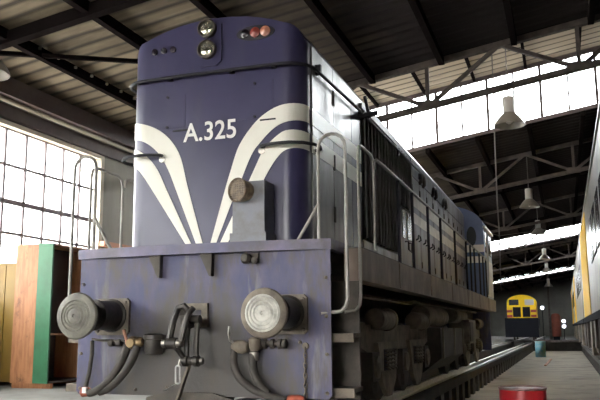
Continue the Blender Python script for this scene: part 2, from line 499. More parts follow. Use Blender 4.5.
# roof: corrugated sheets, purlins, rafters
ceil = empty('ceiling', (0, 0, 0), 'brown corrugated roof sheets on dark purlins', kind='structure')
PITCH_C = 0.36
def sheet(x0, x1, ya, yb, dz, pc=PITCH_C):
    n = max(2, int(round((yb - ya) / pc * 6)))
    vs, fs = [], []
    for i in range(n + 1):
        y = ya + (yb - ya) * i / n
        s = math.sin(2 * PI * y / pc)
        w = 0.034 * max(-0.75, min(0.75, s * 1.2))
        for x in (x0, x1):
            vs.append((x, y, roof_z(x) + dz + w))
        for x in (x0, x1):
            vs.append((x, y, roof_z(x) + dz + w + 0.02))
    for i in range(n):
        a, c = 4 * i, 4 * i + 4
        fs += [(a, a + 1, c + 1, c), (a + 2, c + 2, c + 3, a + 3), (a, c, c + 2, a + 2), (a + 1, a + 3, c + 3, c + 1)]
    fs += [(0, 2, 3, 1), (4 * n, 4 * n + 1, 4 * n + 3, 4 * n + 2)]
    return MB().add(vs, fs)
edges = [Y0 - 0.5]
for a, c in BAYS:
    edges += [a, c]
edges.append(Y1 + 0.3)
XS = [WALL_X - 0.35, -2.4, 1.5, 5.3, RIDGE_X, RIGHT_X + 0.35]
for i in range(0, len(edges), 2):
    ya, yb = edges[i], edges[i + 1]
    k = max(1, round((yb - ya) / 8.4))
    for j in range(k):
        for q in range(len(XS) - 1):
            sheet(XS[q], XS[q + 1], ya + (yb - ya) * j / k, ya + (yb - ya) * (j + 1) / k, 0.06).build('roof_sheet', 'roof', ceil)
for a, c in BAYS:
    for q in range(len(XS) - 1):
        sheet(XS[q], XS[q + 1], a - 0.25, c + 0.25, RAISE + 0.06, 0.40).build('roof_sheet', 'roof_lit', ceil)
for k in range(12):
    x = -5.0 + 1.5 * k
    z = roof_z(x)
    for i in range(0, len(edges), 2):
        MB().box(x - 0.06, x + 0.06, edges[i], edges[i + 1], z - 0.16, z + 0.02).build('purlin', 'purlin', ceil)
    for a, c in BAYS:
        MB().box(x - 0.04, x + 0.04, a, c, z + RAISE - 0.08, z + RAISE + 0.02).build('purlin', 'purlin', ceil)
for y in (-7.5, 3.1, 25.3, 36.0, 57.5, 68.0):
    MB().bar((WALL_X, y, roof_z(WALL_X) - 0.12), (RIDGE_X, y, roof_z(RIDGE_X) - 0.12), 0.16, 0.2).build('rafter', 'purlin', ceil)
MB().bar((-6.1, 2.65, roof_z(-6.1) - 0.12), (-2.2, 6.95, roof_z(-2.2) - 0.12), 0.07, 0.07).build('wind_brace', 'purlin', ceil)
# white fixing clips along a purlin
clip = MB().box(-0.02, 0.02, -0.02, 0.02, 0, 0.04).mesh('roof_clip', 'pipe')
for k in range(9):
    place(clip, 'roof_clip', (-4.92, 3.3 + 0.5 * k, roof_z(-4.92) - 0.06), ceil)

# roof monitors: raised glazed strips across the shed
for bi, (a, c) in enumerate(BAYS):
    win = empty('window_%d' % (6 + bi), (0, 0, 0), ['bright glazed roof monitor above the blue locomotive', 'second bright roof monitor seen under the nearer truss', 'farthest narrow bright roof monitor'][bi], kind='structure')
    st = 0.765
    n = 20
    for side, y in (('far', c), ('near', a)):
        big = 1 if side == 'far' else 2
        me = None
        for k in range(0, n, big):
            xa = WALL_X + k * st
            xb = xa + st * big
            zb, zt = roof_z(xa), roof_z(xb)
            if me is None:
                me = MB().add([(0, -0.004, 0.06), (xb - xa, -0.004, zt - zb + 0.06), (xb - xa, -0.004, zt - zb + RAISE), (0, -0.004, RAISE),
                               (0, 0.004, 0.06), (xb - xa, 0.004, zt - zb + 0.06), (xb - xa, 0.004, zt - zb + RAISE), (0, 0.004, RAISE)],
                              [(0, 1, 2, 3), (4, 7, 6, 5), (0, 4, 5, 1), (1, 5, 6, 2), (2, 6, 7, 3), (3, 7, 4, 0)]).mesh('pane', 'glass') if side == 'far' or bi else MB().add([(0, -0.02, 0.06), (xb - xa, -0.02, zt - zb + 0.06), (xb - xa, -0.02, zt - zb + RAISE), (0, -0.02, RAISE), (0, 0.02, 0.06), (xb - xa, 0.02, zt - zb + 0.06), (xb - xa, 0.02, zt - zb + RAISE), (0, 0.02, RAISE)], [(0, 1, 2, 3), (4, 7, 6, 5), (0, 4, 5, 1), (1, 5, 6, 2), (2, 6, 7, 3), (3, 7, 4, 0)]).mesh('pane', 'dimmed_glass')
            place(me, 'pane', (xa, y, zb), win)
            w = 0.085 if k % 2 == 0 else 0.05
            MB().box(xa - w / 2, xa + w / 2, y - 0.03, y + 0.03, zb + 0.04, zb + RAISE).build('mullion', 'sash', win)
        for dz, h in ((0.0, 0.10), (RAISE - 0.08, 0.12)):
            MB().bar((WALL_X, y, roof_z(WALL_X) + dz + 0.04), (RIDGE_X, y, roof_z(RIDGE_X) + dz + 0.04), 0.08, h).build('frame_rail', 'sash' if y == c else 'purlin', win)
    # other slope of the monitor
    for y in (a, c):
        MB().add([(RIDGE_X, y, roof_z(RIDGE_X) + 0.06), (RIGHT_X, y, roof_z(RIGHT_X) + 0.06), (RIGHT_X, y, roof_z(RIGHT_X) + RAISE), (RIDGE_X, y, roof_z(RIDGE_X) + RAISE)], [(0, 1, 2, 3)]).build('sheet_panel', 'darkwall', win)
    for x in (WALL_X - 0.2, RIGHT_X + 0.2):
        MB().box(x - 0.05, x + 0.05, a, c, roof_z(x), roof_z(x) + RAISE + 0.05).build('end_panel', 'plaster', win)

# lattice roof trusses across the shed
TRUSS_L = ['lattice roof truss silhouetted against the brightest roof glazing', 'pale lattice roof truss above the second hanging lamp',
           'lattice roof truss behind the second hanging lamp', 'lattice roof truss in front of the second bright roof strip',
           'small lattice roof truss just above the far yellow shunter', 'faint lattice truss beyond the far yellow shunter', 'farthest lattice truss at the end of the shed']
for ti, y in enumerate((9.3, 20.0, 30.7, 41.4, 52.1, 62.8, 73.5)):
    t = empty('roof_truss', (0, y, roof_z(0) - 1), TRUSS_L[ti], 'truss', 'lattice roof trusses')
    bz = lambda x: roof_z(x) - 0.99
    tz = lambda x: roof_z(x) - 0.06
    MB().bar((WALL_X, y, bz(WALL_X)), (RIDGE_X, y, bz(RIDGE_X)), 0.12, 0.12).build('bottom_chord', 'truss', t)
    MB().bar((WALL_X, y, tz(WALL_X)), (RIDGE_X, y, tz(RIDGE_X)), 0.14, 0.12).build('top_chord', 'truss', t)
    x = 0.68 - 3.05 * 2
    while x < RIDGE_X:
        if x > WALL_X:
            MB().bar((x, y, bz(x)), (x, y, tz(x)), 0.08, 0.08).build('post', 'truss', t)
            MB().box(x - 0.22, x + 0.22, y - 0.075, y - 0.062, bz(x) - 0.07, bz(x) + 0.12).build('gusset_plate', 'truss', t)
        xm = x + 1.525
        for xe in (x, x + 3.05):
            if WALL_X < xe < RIDGE_X and xm < RIDGE_X:
                MB().bar((xe, y, bz(xe)), (xm, y, tz(xm)), 0.08, 0.08).build('diagonal', 'truss', t)
        x += 3.05
col = empty('steel_column', (1.95, 61.8, 0.66), 'thin dark steel column far down the aisle', 'column')
MB().box(1.87, 2.03, 61.75, 61.77, 0.66, 6.3).box(1.87, 2.03, 61.93, 61.95, 0.66, 6.3).box(1.94, 1.96, 61.77, 61.93, 0.66, 6.3).build('shaft', 'truss', col)
MB().box(1.75, 2.15, 61.65, 62.05, 0.66, 0.70).build('base_plate', 'truss', col)

# ------------------------------------------------------------------ tracks
def rail_profile(x):
    return [(x - 0.07, 0.58), (x + 0.07, 0.58), (x + 0.07, 0.595), (x + 0.012, 0.61), (x + 0.012, 0.66), (x + 0.035, 0.668), (x + 0.035, 0.70), (x - 0.035, 0.70), (x - 0.035, 0.668), (x - 0.012, 0.66), (x - 0.012, 0.61), (x - 0.07, 0.595)]
RAIL_L = ['steel rail hidden under the window side of the locomotive', 'bright worn steel rail under the aisle side of the locomotive',
          'steel rail under the aisle side of the beige carriages', 'hidden steel rail under the beige carriages']
for x, lab in zip((-0.72, 0.72, 4.43, 5.87), RAIL_L):
    tag(MB().prism(rail_profile(x), 'y', Y0 - 6, 94.0).build('rail', 'railsteel'), lab, 'rail', 'track rails')
def plinth(x0, x1, label):
    p = empty('rail_plinth', ((x0 + x1) / 2, 18, 0), label, 'plinth', 'rail plinths')
    MB().box(x0, x1, Y0 - 6, 52.3, 0.42, 0.58).build('ledger_beam', 'plinth', p)
    me = MB().box(x0 + 0.03, x1 - 0.03, -0.2, 0.2, 0.0, 0.42).mesh('plinth_post', 'plinth')
    y = Y0 - 5
    while y < 52:
        place(me, 'plinth_post', (0, y, 0), p)
        y += 1.05
plinth(0.52, 0.92, 'dark concrete rail plinth on posts under the locomotive')
plinth(4.12, 4.62, 'dark concrete rail plinth on posts under the beige carriages')
plinth(5.68, 6.06, 'hidden concrete rail plinth on posts beneath the beige carriages')
tag(MB().box(-1.05, -0.52, Y0 - 6, 52.3, 0.0, 0.58).build('trim_2', 'plinth'), 'concrete pit edge under the window side rail', kind='structure')

# ------------------------------------------------------------------ the blue locomotive
loco = empty('locomotive', (0, 7.3, 0.7), 'dark blue diesel locomotive numbered A.325 with cream V stripes', 'locomotive')
HF, HA, HR = 0.24, 0.935, 0.20       # hood front, half width, corner radius
HB, HE = 2.36, 12.5                 # hood bottom, hood end
def top_z(x):
    x = abs(x)
    z = 4.68 - 0.15 * (x / 0.76) ** 2.2
    if x > 0.76:
        z = 4.38 + 0.15 * math.sqrt(max(0.0, 1 - ((x - 0.76) / 0.15) ** 2))
    return z
def skin(s, off=0.0):               # unrolled distance round the hood -> (x, y)
    sg = 1 if s >= 0 else -1
    s = abs(s)
    a = HA - HR
    if s <= a:
        return sg * s, HF - off
    t = (s - a) / HR
    if t <= PI / 2:
        return sg * (a + (HR + off) * math.sin(t)), HF + HR - (HR + off) * math.cos(t)
    return sg * (HA + off), HF + HR + (s - a - HR * PI / 2)
KS = [-1, -0.985, -0.95, -0.9, -0.84, -0.7, -0.5, -0.25, 0, 0.25, 0.5, 0.7, 0.84, 0.9, 0.95, 0.985, 1]
vs, fs = [], []
rings = []
for i in range(9):
    t = PI / 2 * i / 8
    rings.append((HA - HR + HR * math.sin(t), HF + HR * (1 - math.cos(t))))
rings += [(HA, 4.0), (HA, 8.0), (HA, HE)]
nk = len(KS) + 2
for w, y in rings:
    vs.append((-w, y, HB))
    vs += [(w * k, y, top_z(w * k)) for k in KS]
    vs.append((w, y, HB))
for r in range(len(rings) - 1):
    for k in range(nk):
        j = (k + 1) % nk
        fs.append((r * nk + k, r * nk + j, (r + 1) * nk + j, (r + 1) * nk + k))
fs.append(tuple(range(nk)))
fs.append(tuple(range((len(rings) - 1) * nk, len(rings) * nk)))
hood = MB().add(vs, fs).build('hood', 'blue', loco, True, 'dark blue rounded hood')

def band(up, lo, off=0.009, thick=0.003, n=40):
    def at(pl, t):
        L = [0]
        for p, q in zip(pl, pl[1:]):
            L.append(L[-1] + math.dist(p, q))
        d = t * L[-1]
        for i in range(len(pl) - 1):
            if d <= L[i + 1] + 1e-9:
                f = (d - L[i]) / max(1e-9, L[i + 1] - L[i])
                return tuple(pl[i][k] + (pl[i + 1][k] - pl[i][k]) * f for k in (0, 1))
        return pl[-1]
    vs, fs = [], []
    for i in range(n + 1):
        for pl in (up, lo):
            s, z = at(pl, i / n)
            for o in (off, off - thick):
                x, y = skin(s, o)
                vs.append((x, y, z))
    for i in range(n):
        a, c = 4 * i, 4 * i + 4
        fs += [(a, c, c + 2, a + 2), (a + 1, a + 3, c + 3, c + 1), (a, a + 1, c + 1, c), (a + 2, c + 2, c + 3, a + 3)]
    fs += [(0, 2, 3, 1), (4 * n, 4 * n + 1, 4 * n + 3, 4 * n + 2)]
    return MB().add(vs, fs)
def smooth_pl(pl, it=2):
    for _ in range(it):
        q = [pl[0]]
        for a, c in zip(pl, pl[1:]):
            q.append((a[0] * .75 + c[0] * .25, a[1] * .75 + c[1] * .25))
            q.append((a[0] * .25 + c[0] * .75, a[1] * .25 + c[1] * .75))
        q.append(pl[-1])
        pl = q
    return pl
STR = [
    ([(1.03, 3.72), (0.86, 3.725), (0.68, 3.71), (0.56, 3.67), (0.43, 3.59), (0.32, 3.47), (0.25, 3.37), (0.21, 3.29), (0.15, 3.10), (0.11, 2.98), (-0.05, 2.42)],
     [(1.03, 3.555), (0.86, 3.56), (0.68, 3.53), (0.56, 3.46), (0.45, 3.35), (0.39, 3.29), (0.32, 3.15), (0.26, 3.0), (0.20, 2.88), (0.01, 2.42)]),
    ([(1.03, 3.45), (0.86, 3.465), (0.74, 3.46), (0.68, 3.44), (0.59, 3.38), (0.51, 3.31), (0.48, 3.27), (0.40, 3.11), (0.34, 2.99), (0.20, 2.72), (0.05, 2.42)],
     [(1.03, 3.28), (0.86, 3.29), (0.76, 3.28), (0.69, 3.25), (0.60, 3.16), (0.50, 3.0), (0.13, 2.42)]),
    ([(-1.03, 3.71), (-0.93, 3.70), (-0.81, 3.67), (-0.68, 3.62), (-0.56, 3.54), (-0.46, 3.43), (-0.39, 3.31), (-0.35, 3.18), (-0.31, 3.01), (-0.13, 2.42)],
     [(-1.03, 3.54), (-0.93, 3.53), (-0.82, 3.50), (-0.73, 3.45), (-0.64, 3.37), (-0.57, 3.28), (-0.52, 3.18), (-0.49, 3.12), (-0.45, 3.02), (-0.20, 2.42)]),
    ([(-1.03, 3.44), (-0.93, 3.43), (-0.83, 3.40), (-0.76, 3.34), (-0.69, 3.27), (-0.64, 3.20), (-0.60, 3.13), (-0.55, 3.02), (-0.25, 2.42)],
     [(-1.03, 3.27), (-0.93, 3.26), (-0.83, 3.20), (-0.79, 3.15), (-0.71, 3.03), (-0.31, 2.42)]),
]
def nudge(pl):
    return [(a + 0.055 * (1 - min(1.0, abs(a) / 0.95) ** 4), z) for a, z in pl]
for up, lo in STR:
    band(smooth_pl(nudge(up)), smooth_pl(nudge(lo))).build('cream_stripe', 'cream', hood, label='cream painted stripe curving down the hood front')
for sgn in (1, -1):                                  # stripes carried on along the sides
    for z0, z1 in ((3.555, 3.72), (3.28, 3.45)):
        for ya, yb in ((0.48, 2.36), (5.62, HE)):
            MB().box(sgn * 0.951, sgn * 0.956, ya, yb, z0, z1).build('side_stripe', 'cream' if yb < 3 else 'cream_old', hood)
# number
tx = bpy.data.curves.new('number_lettering', 'FONT')
tx.body = 'A.325'
tx.size = 0.262
tx.offset = 0.0035
tx.extrude = 0.002
tx.space_character = 1.02
tx.materials.append(M['white'])
_tmp = bpy.data.objects.new('lettering_curve', tx)
COL.objects.link(_tmp)
bpy.context.view_layer.update()
_me = bpy.data.meshes.new_from_object(_tmp.evaluated_get(bpy.context.evaluated_depsgraph_get()))
bpy.data.objects.remove(_tmp)
to = bpy.data.objects.new('number_lettering', _me)
COL.objects.link(to)
to.parent = hood
to.location = (-0.30, HF - 0.006, 3.437)
to.scale = (0.90, 1.0, 1.0)
to.rotation_euler = (PI / 2, 0, 0)
to['label'] = 'white number A.325'

# headlights
hpo = MB().prism([(-0.12, 4.18), (0.05, 4.18), (0.10, 4.23), (0.10, 4.61), (0.05, 4.655), (-0.12, 4.655), (-0.17, 4.61), (-0.17, 4.23)], 'y', HF - 0.018, HF + 0.02).build('headlight_panel', 'blue', hood)
for z in (4.565, 4.345):
    MB().lathe((-0.045, HF - 0.018, z), (0, -1, 0), [(0.095, -0.01), (0.098, 0.05), (0.085, 0.055), (0.082, 0.02)], 24, False).build('headlight_rim', 'iron', hpo, True)
    MB().lathe((-0.045, HF - 0.018, z), (0, -1, 0), [(0.084, 0.018), (0.075, 0.034), (0.05, 0.045), (0.02, 0.05), (0.001, 0.05)], 24).build('headlight_lens', 'lens', hpo, True, 'round yellowish headlight')
    MB().lathe((-0.045, HF - 0.018, z), (0, -1, 0), [(0.022, 0.045), (0.022, 0.058), (0.001, 0.06)], 12).build('bulb_cap', 'chrome', hpo, True)
# marker lights
for x in (-0.65, -0.545, -0.44):
    MB().lathe((x, HF, 4.41), (0, -1, 0), [(0.034, 0), (0.034, 0.012), (0.022, 0.014)], 14).build('marker_light', 'darklens', hood, True)
ov = MB().prism([(0.46 + 0.20 * math.cos(a), 4.465 + 0.075 * math.sin(a)) for a in [2 * PI * i / 28 for i in range(28)]], 'y', HF - 0.012, HF + 0.02).build('marker_plate', 'darkpanel', hood)
for x, m, r in ((0.35, 'darklens', 0.036), (0.46, 'redlens', 0.042), (0.565, 'orangelens', 0.042)):
    MB().lathe((x, HF - 0.012, 4.465), (0, -1, 0), [(r + 0.01, 0), (r + 0.01, 0.012), (r, 0.014), (r * 0.6, 0.026), (0.002, 0.03)], 18).build('marker_light', m, ov, True)
# access panels on the hood front
for x0, x1, z0, z1 in ((-0.68, -0.29, 3.58, 3.93), (0.27, 0.64, 3.60, 3.97)):
    ap = MB().box(x0, x1, HF - 0.004, HF + 0.01, z0, z1).build('access_panel', 'blue', hood)
    for z in (z0 + 0.02, z1 - 0.02):
        MB().cyl(((x0 + x1) / 2, HF - 0.006, z), ((x0 + x1) / 2, HF - 0.018, z), 0.014, 10).build('catch', 'rail_dark', ap)
    MB().box(x1 - 0.13, x1 + 0.03, HF - 0.014, HF, z0 - 0.03, z0 - 0.015).build('hinge', 'rail_dark', ap)
# handrail pipe round the top of the hood
pts = [(-HA - 0.06, 3.2, 4.12), (-HA - 0.06, 0.55, 4.10)] + [(skin(-s, 0.06)[0], skin(-s, 0.06)[1], 4.095) for s in (1.0, 0.92, 0.82, 0.72)] + \
      [(skin(s, 0.06)[0], skin(s, 0.06)[1], 4.10) for s in (-0.3, 0.2, 0.72, 0.82, 0.92, 1.0)] + [(HA + 0.06, 0.6, 4.11), (HA + 0.06, 2.0, 4.16), (HA + 0.06, 6.5, 4.2)]
hr = MB().tube(pts, 0.017, 8).build('hood_handrail', 'rail_dark', loco, True)
for s in (-0.45, 0.22, 0.66):
    x, y = skin(s)
    MB().box(x - 0.02, x + 0.02, y - 0.06, y, 4.075, 4.10).build('rail_bracket', 'rail_dark', hr)
for y in (0.62, 2.35, 4.4, 6.3):
    for sg in (1, -1):
        MB().box(sg * HA, sg * (HA + 0.07), y - 0.02, y + 0.02, 4.10, 4.20).build('rail_bracket', 'rail_dark', hr)
MB().bar((HA, 2.33, 4.13), (HA + 0.24, 2.33, 4.16), 0.05, 0.05).build('side_bracket', 'rail_dark', hr)
MB().bar((HA + 0.1, 2.5, 4.16), (HA + 0.1, 2.28, 4.36), 0.035, 0.035).build('side_bracket', 'rail_dark', hr)
# wrap-round grab irons at the hood corners
for sg in (1, -1):
    g = []
    for s, o in ((0.53, 0.0), (0.54, 0.06), (0.62, 0.085), (0.72, 0.10), (0.80, 0.11), (0.88, 0.12), (0.96, 0.12), (1.03, 0.115), (1.12, 0.09), (1.16, 0.05), (1.17, 0.0)):
        x, y = skin(sg * s, o)
        g.append((x, y, 3.315))
    gi = MB().tube(g, 0.016, 8).build('grab_iron', 'rail_dark', loco, True)
    x, y = skin(sg * 0.53, 0)
    MB().lathe((x, y, 3.28), (0, -1, 0), [(0.035, 0), (0.035, 0.015), (0.015, 0.02)], 14).build('mounting_boss', 'steel', gi, True)

# front plate, deck and everything bolted to them
PW = 1.258
plate = MB().prism([(-PW, 1.06), (-PW + 0.03, 1.03), (PW - 0.03, 1.03), (PW, 1.06), (PW, 2.34), (-PW, 2.34)], 'y', 0.0, 0.025).build('front_plate', 'plate', loco, label='scuffed blue and grime stained front plate')
bolt = MB().lathe((0, 0, 0), (0, -1, 0), [(0.016, 0), (0.016, 0.008), (0.009, 0.014)], 8).mesh('bolt', 'ironlight')
for x, z in [(sx * (PW - 0.04), z) for sx in (-1, 1) for z in (1.08, 1.4, 1.72, 2.05)] + [(0.62, 1.08), (-0.62, 1.08), (0.98, 1.5), (-0.3, 1.1)]:
    place(bolt, 'bolt', (x, 0.0, z), plate)
deckp = [(-1.29, 0.5), (-1.29, -0.01)] + [(1.29 * math.sin(a) / math.sin(1.0), -0.01 - 0.085 * (math.cos(a) - math.cos(1.0)) / (1 - math.cos(1.0))) for a in [-0.9 + 0.18 * i for i in range(11)]] + [(1.27, -0.01), (1.27, 0.5)]
dk = MB().prism(deckp, 'z', 2.295, 2.385).build('deck', 'deckrim', loco, label='faded purple blue deck edge')
MB().box(-1.2, 1.2, 0.2, 2.4, 2.2, 2.36).build('front_platform', 'iron', loco)
for x in (-0.40, 0.125):
    MB().prism([(x - 0.09, 2.296), (x + 0.035, 2.296), (x + 0.03, 2.09), (x + 0.01, 2.09)], 'y', -0.06, 0.0).build('gusset', 'iron', loco)
# small knob under the deck
kb = MB().box(0.44, 0.60, -0.03, 0.0, 2.20, 2.28).build('lamp_bracket', 'iron', loco)
MB().lathe((0.50, -0.03, 2.235), (0, -1, 0), [(0.045, 0), (0.05, 0.05), (0.03, 0.08)], 12).build('socket', 'iron', kb, True)
MB().lathe((0.58, -0.03, 2.215), (0, -1, 0), [(0.025, 0), (0.03, 0.05), (0.015, 0.06)], 10).build('socket', 'iron', kb, True)

# buffers
for sg in (-1, 1):
    x = 0.875 * sg
    bf = MB().lathe((x, 0.0, 1.75), (0, -1, 0), [(0.155, 0.02), (0.155, 0.05), (0.135, 0.06), (0.13, 0.30), (0.14, 0.31), (0.14, 0.34), (0.10, 0.35), (0.10, 0.53)], 26).build('buffer', 'couplingiron', loco, True)
    MB().prism([(x - 0.18, 1.60), (x - 0.15, 1.57), (x + 0.15, 1.57), (x + 0.18, 1.60), (x + 0.18, 1.88), (x + 0.15, 1.91), (x - 0.15, 1.91), (x - 0.18, 1.88)], 'y', -0.035, 0.0).build('buffer_flange', 'ironlight', bf)
    for dx in (-0.145, 0.145):
        for dz in (-0.13, 0.13):
            place(bolt, 'bolt', (x + dx, -0.035, 1.74 + dz), bf)
    MB().lathe((x, 0.0, 1.74), (0, -1, 0), [(0.07, 0.51), (0.165, 0.53), (0.195, 0.55), (0.203, 0.575), (0.195, 0.595), (0.17, 0.608), (0.155, 0.612)], 32).build('buffer_head', 'bufferface' if sg < 0 else 'ironlight', bf, True)
    MB().lathe((x, 0.0, 1.74), (0, -1, 0), [(0.15, 0.60), (0.15, 0.614), (0.135, 0.622), (0.125, 0.613), (0.105, 0.624), (0.095, 0.617), (0.075, 0.628), (0.065, 0.621), (0.04, 0.631), (0.016, 0.632), (0.008, 0.622)], 32).build('buffer_face', 'bufferface' if sg < 0 else 'bufferface_bright', bf, True, 'greasy round buffer face' if sg < 0 else 'bright scraped round buffer face')

# draw hook and screw coupling
dg = MB()
dg.box(-0.19, 0.06, -0.03, 0.0, 1.79, 1.85).box(-0.19, 0.06, -0.03, 0.0, 1.64, 1.68).box(-0.19, -0.13, -0.03, 0.0, 1.68, 1.79).box(0.0, 0.06, -0.03, 0.0, 1.68, 1.79)
hook = dg.build('draw_plate', 'ironlight', loco)
MB().prism([(0.0, 1.72), (-0.22, 1.72), (-0.26, 1.75), (-0.28, 1.81), (-0.32, 1.81), (-0.35, 1.74), (-0.33, 1.66), (-0.27, 1.62), (-0.15, 1.64), (0.0, 1.64)], 'x', -0.05, 0.01).build('draw_hook', 'couplingiron', hook)
MB().cyl((-0.04, -0.25, 1.70), (0.10, -0.25, 1.70), 0.042, 12).build('pin', 'couplingiron', hook, True)
for x in (-0.015, 0.075):
    MB().tube([(x, -0.25, 1.71), (x, -0.27, 1.5), (x, -0.27, 1.36)], 0.026, 8).build('coupling_link', 'couplingiron', hook, True)
MB().lathe((-0.06, -0.27, 1.35), (1, 0, 0), [(0.03, 0), (0.05, 0.02), (0.05, 0.06), (0.035, 0.07), (0.035, 0.11), (0.05, 0.12), (0.05, 0.16), (0.03, 0.18)], 14).build('trunnion', 'couplingiron', hook, True)
MB().lathe((0.115, -0.27, 1.35), (1, 0, 0), [(0.03, 0), (0.03, 0.025), (0.012, 0.035)], 12).build('trunnion_end', 'steel', hook, True)
# shackle thrown over the window side of the hook
MB().tube([(0.02, -0.30, 1.77), (-0.02, -0.33, 1.82), (-0.07, -0.34, 1.80), (-0.105, -0.35, 1.70), (-0.14, -0.36, 1.52)], 0.030, 8).build('shackle', 'couplingiron', hook, True)
MB().tube([(0.07, -0.32, 1.80), (0.04, -0.36, 1.75), (0.01, -0.37, 1.64), (-0.02, -0.37, 1.52)], 0.026, 8).build('shackle', 'couplingiron', hook, True)
MB().lathe((-0.20, -0.365, 1.50), (1, 0, 0), [(0.028, 0), (0.036, 0.01), (0.036, 0.045), (0.05, 0.05), (0.05, 0.14), (0.036, 0.145), (0.036, 0.19), (0.02, 0.20)], 14).build('coupling_nut', 'couplingiron', hook, True)
for x in (-0.195, -0.055):
    MB().lathe((x, -0.365, 1.50), (1, 0, 0), [(0.040, 0), (0.040, 0.032)], 14).build('bright_collar', 'steel', hook, True)
MB().cyl((-0.10, -0.365, 1.50), (-0.02, -0.28, 1.36), 0.025, 8).build('screw', 'couplingiron', hook, True)
# pale chain link and wire
MB().tube([(-0.065, -0.29, 1.36), (-0.07, -0.31, 1.30)], 0.010, 6).build('chain_hanger', 'steel', hook)
lk = []
for i in range(16):
    a = 2 * PI * i / 16
    lk.append((-0.075 + 0.022 * math.cos(a), -0.31, 1.235 + (0.055 if math.sin(a) > 0 else -0.055) + 0.022 * math.sin(a)))
MB().tube(lk, 0.008, 6, True).build('chain_link', 'lampcan', hook, True)
MB().tube([(-0.075, -0.31, 1.165), (-0.20, -0.20, 1.12), (-0.36, -0.03, 1.08)], 0.007, 6).build('wire', 'steel', hook)
hook.location.x += 0.05
# cable socket beside the coupling
cs = MB().lathe((-0.40, -0.075, 1.40), (0, 0, 1), [(0.075, 0), (0.085, 0.02), (0.085, 0.13), (0.095, 0.135), (0.095, 0.17), (0.06, 0.185)], 18).build('cable_socket', 'couplingiron', loco, True)
MB().box(-0.43, -0.37, -0.02, 0.0, 1.42, 1.56).build('socket_bracket', 'iron', cs)

# air hoses and valves
def bez(P, n=18):
    out = []
    for i in range(n + 1):
        t = i / n
        Q = [Vector(p) for p in P]
        while len(Q) > 1:
            Q = [a.lerp(c, t) for a, c in zip(Q, Q[1:])]
        out.append(tuple(Q[0]))
    return out
av = MB().lathe((-0.60, 0.0, 1.50), (0, -1, 0), [(0.04, 0), (0.045, 0.05), (0.06, 0.06), (0.06, 0.12), (0.04, 0.16)], 14).build('air_valve', 'brass', loco, True, 'brassy air valve')
MB().lathe((-0.57, -0.09, 1.50), (0.8, 0, 0.2), [(0.05, -0.06), (0.06, -0.02), (0.045, 0.05), (0.03, 0.07)], 12).build('valve_body', 'brass', av, True)
MB().tube([(-0.63, -0.14, 1.46), (-0.64, -0.15, 1.53), (-0.665, -0.16, 1.62)], 0.014, 8).build('valve_handle', 'ledge', av, True, 'orange valve handle')
MB().tube(bez([(-0.64, -0.12, 1.48), (-0.67, -0.16, 1.30), (-0.76, -0.22, 1.12), (-0.88, -0.26, 1.06), (-0.95, -0.24, 1.06)]), 0.036, 10).build('air_hose', 'rubber', loco, True)
MB().tube(bez([(-0.54, -0.13, 1.47), (-0.55, -0.16, 1.32), (-0.66, -0.20, 1.16), (-0.78, -0.22, 1.08), (-0.86, -0.22, 1.07)]), 0.036, 10).build('air_hose', 'rubber', loco, True)
MB().tube([(-1.07, -0.05, 1.52), (-1.06, -0.06, 1.40), (-1.07, -0.08, 1.22), (-1.08, -0.12, 1.09)], 0.020, 8).build('thin_hose', 'rubber', loco, True)
MB().tube([(-1.07, -0.05, 1.535), (-0.95, -0.05, 1.52), (-0.65, -0.05, 1.515)], 0.012, 6).build('air_pipe', 'iron', loco, True)
for x in (-0.86, -0.78):
    MB().lathe((x, -0.05, 1.50), (1, 0, 0), [(0.03, -0.025), (0.035, 0), (0.03, 0.025)], 10).build('pipe_union', 'iron', loco, True)
tp = MB().lathe((-1.07, -0.20, 1.06), (1, 0.1, 0.1), [(0.02, 0), (0.045, 0.02), (0.045, 0.07), (0.03, 0.10)], 12).build('hose_tap', 'red_debris', loco, True, 'red painted hose tap')
MB().box(-1.0, -0.96, -0.28, -0.25, 1.06, 1.11).build('tap_tag', 'white', tp)
vl = MB().lathe((0.44, 0.0, 1.47), (0, -1, 0), [(0.045, 0), (0.045, 0.08), (0.035, 0.12)], 14).build('air_valve', 'ironlight', loco, True)
MB().lathe((0.42, -0.11, 1.47), (1, 0, -0.1), [(0.03, -0.03), (0.055, 0), (0.06, 0.07), (0.045, 0.12), (0.03, 0.13)], 14).build('valve_body', 'ironlight', vl, True)
MB().tube([(0.43, -0.14, 1.49), (0.395, -0.16, 1.52), (0.38, -0.16, 1.58), (0.385, -0.16, 1.64)], 0.011, 8).build('valve_handle', 'steel', vl, True)
MB().tube(bez([(0.42, -0.12, 1.44), (0.38, -0.16, 1.24), (0.54, -0.17, 1.10), (0.74, -0.16, 1.06), (0.90, -0.15, 1.02)]), 0.034, 10).build('air_hose', 'rubber', loco, True)
v2 = MB().lathe((0.60, 0.0, 1.48), (0, -1, 0), [(0.045, 0), (0.045, 0.08), (0.035, 0.12)], 14).build('air_valve', 'ironlight', loco, True)
MB().lathe((0.60, -0.10, 1.43), (0, 0, 1), [(0.04, 0), (0.05, 0.03), (0.055, 0.10), (0.03, 0.12)], 14).build('valve_body', 'ironlight', v2, True)
MB().lathe((0.595, -0.10, 1.35), (0, 0, 1), [(0.042, 0), (0.042, 0.07)], 12).build('hose_clip', 'steel', v2, True)
MB().tube(bez([(0.595, -0.10, 1.43), (0.57, -0.13, 1.30), (0.62, -0.14, 1.16), (0.74, -0.14, 1.08)]), 0.036, 10).build('air_hose', 'rubber', loco, True)
mp = MB().cyl((0.62, -0.04, 1.50), (0.86, -0.04, 1.49), 0.022, 8).build('brake_pipe', 'iron', loco, True)
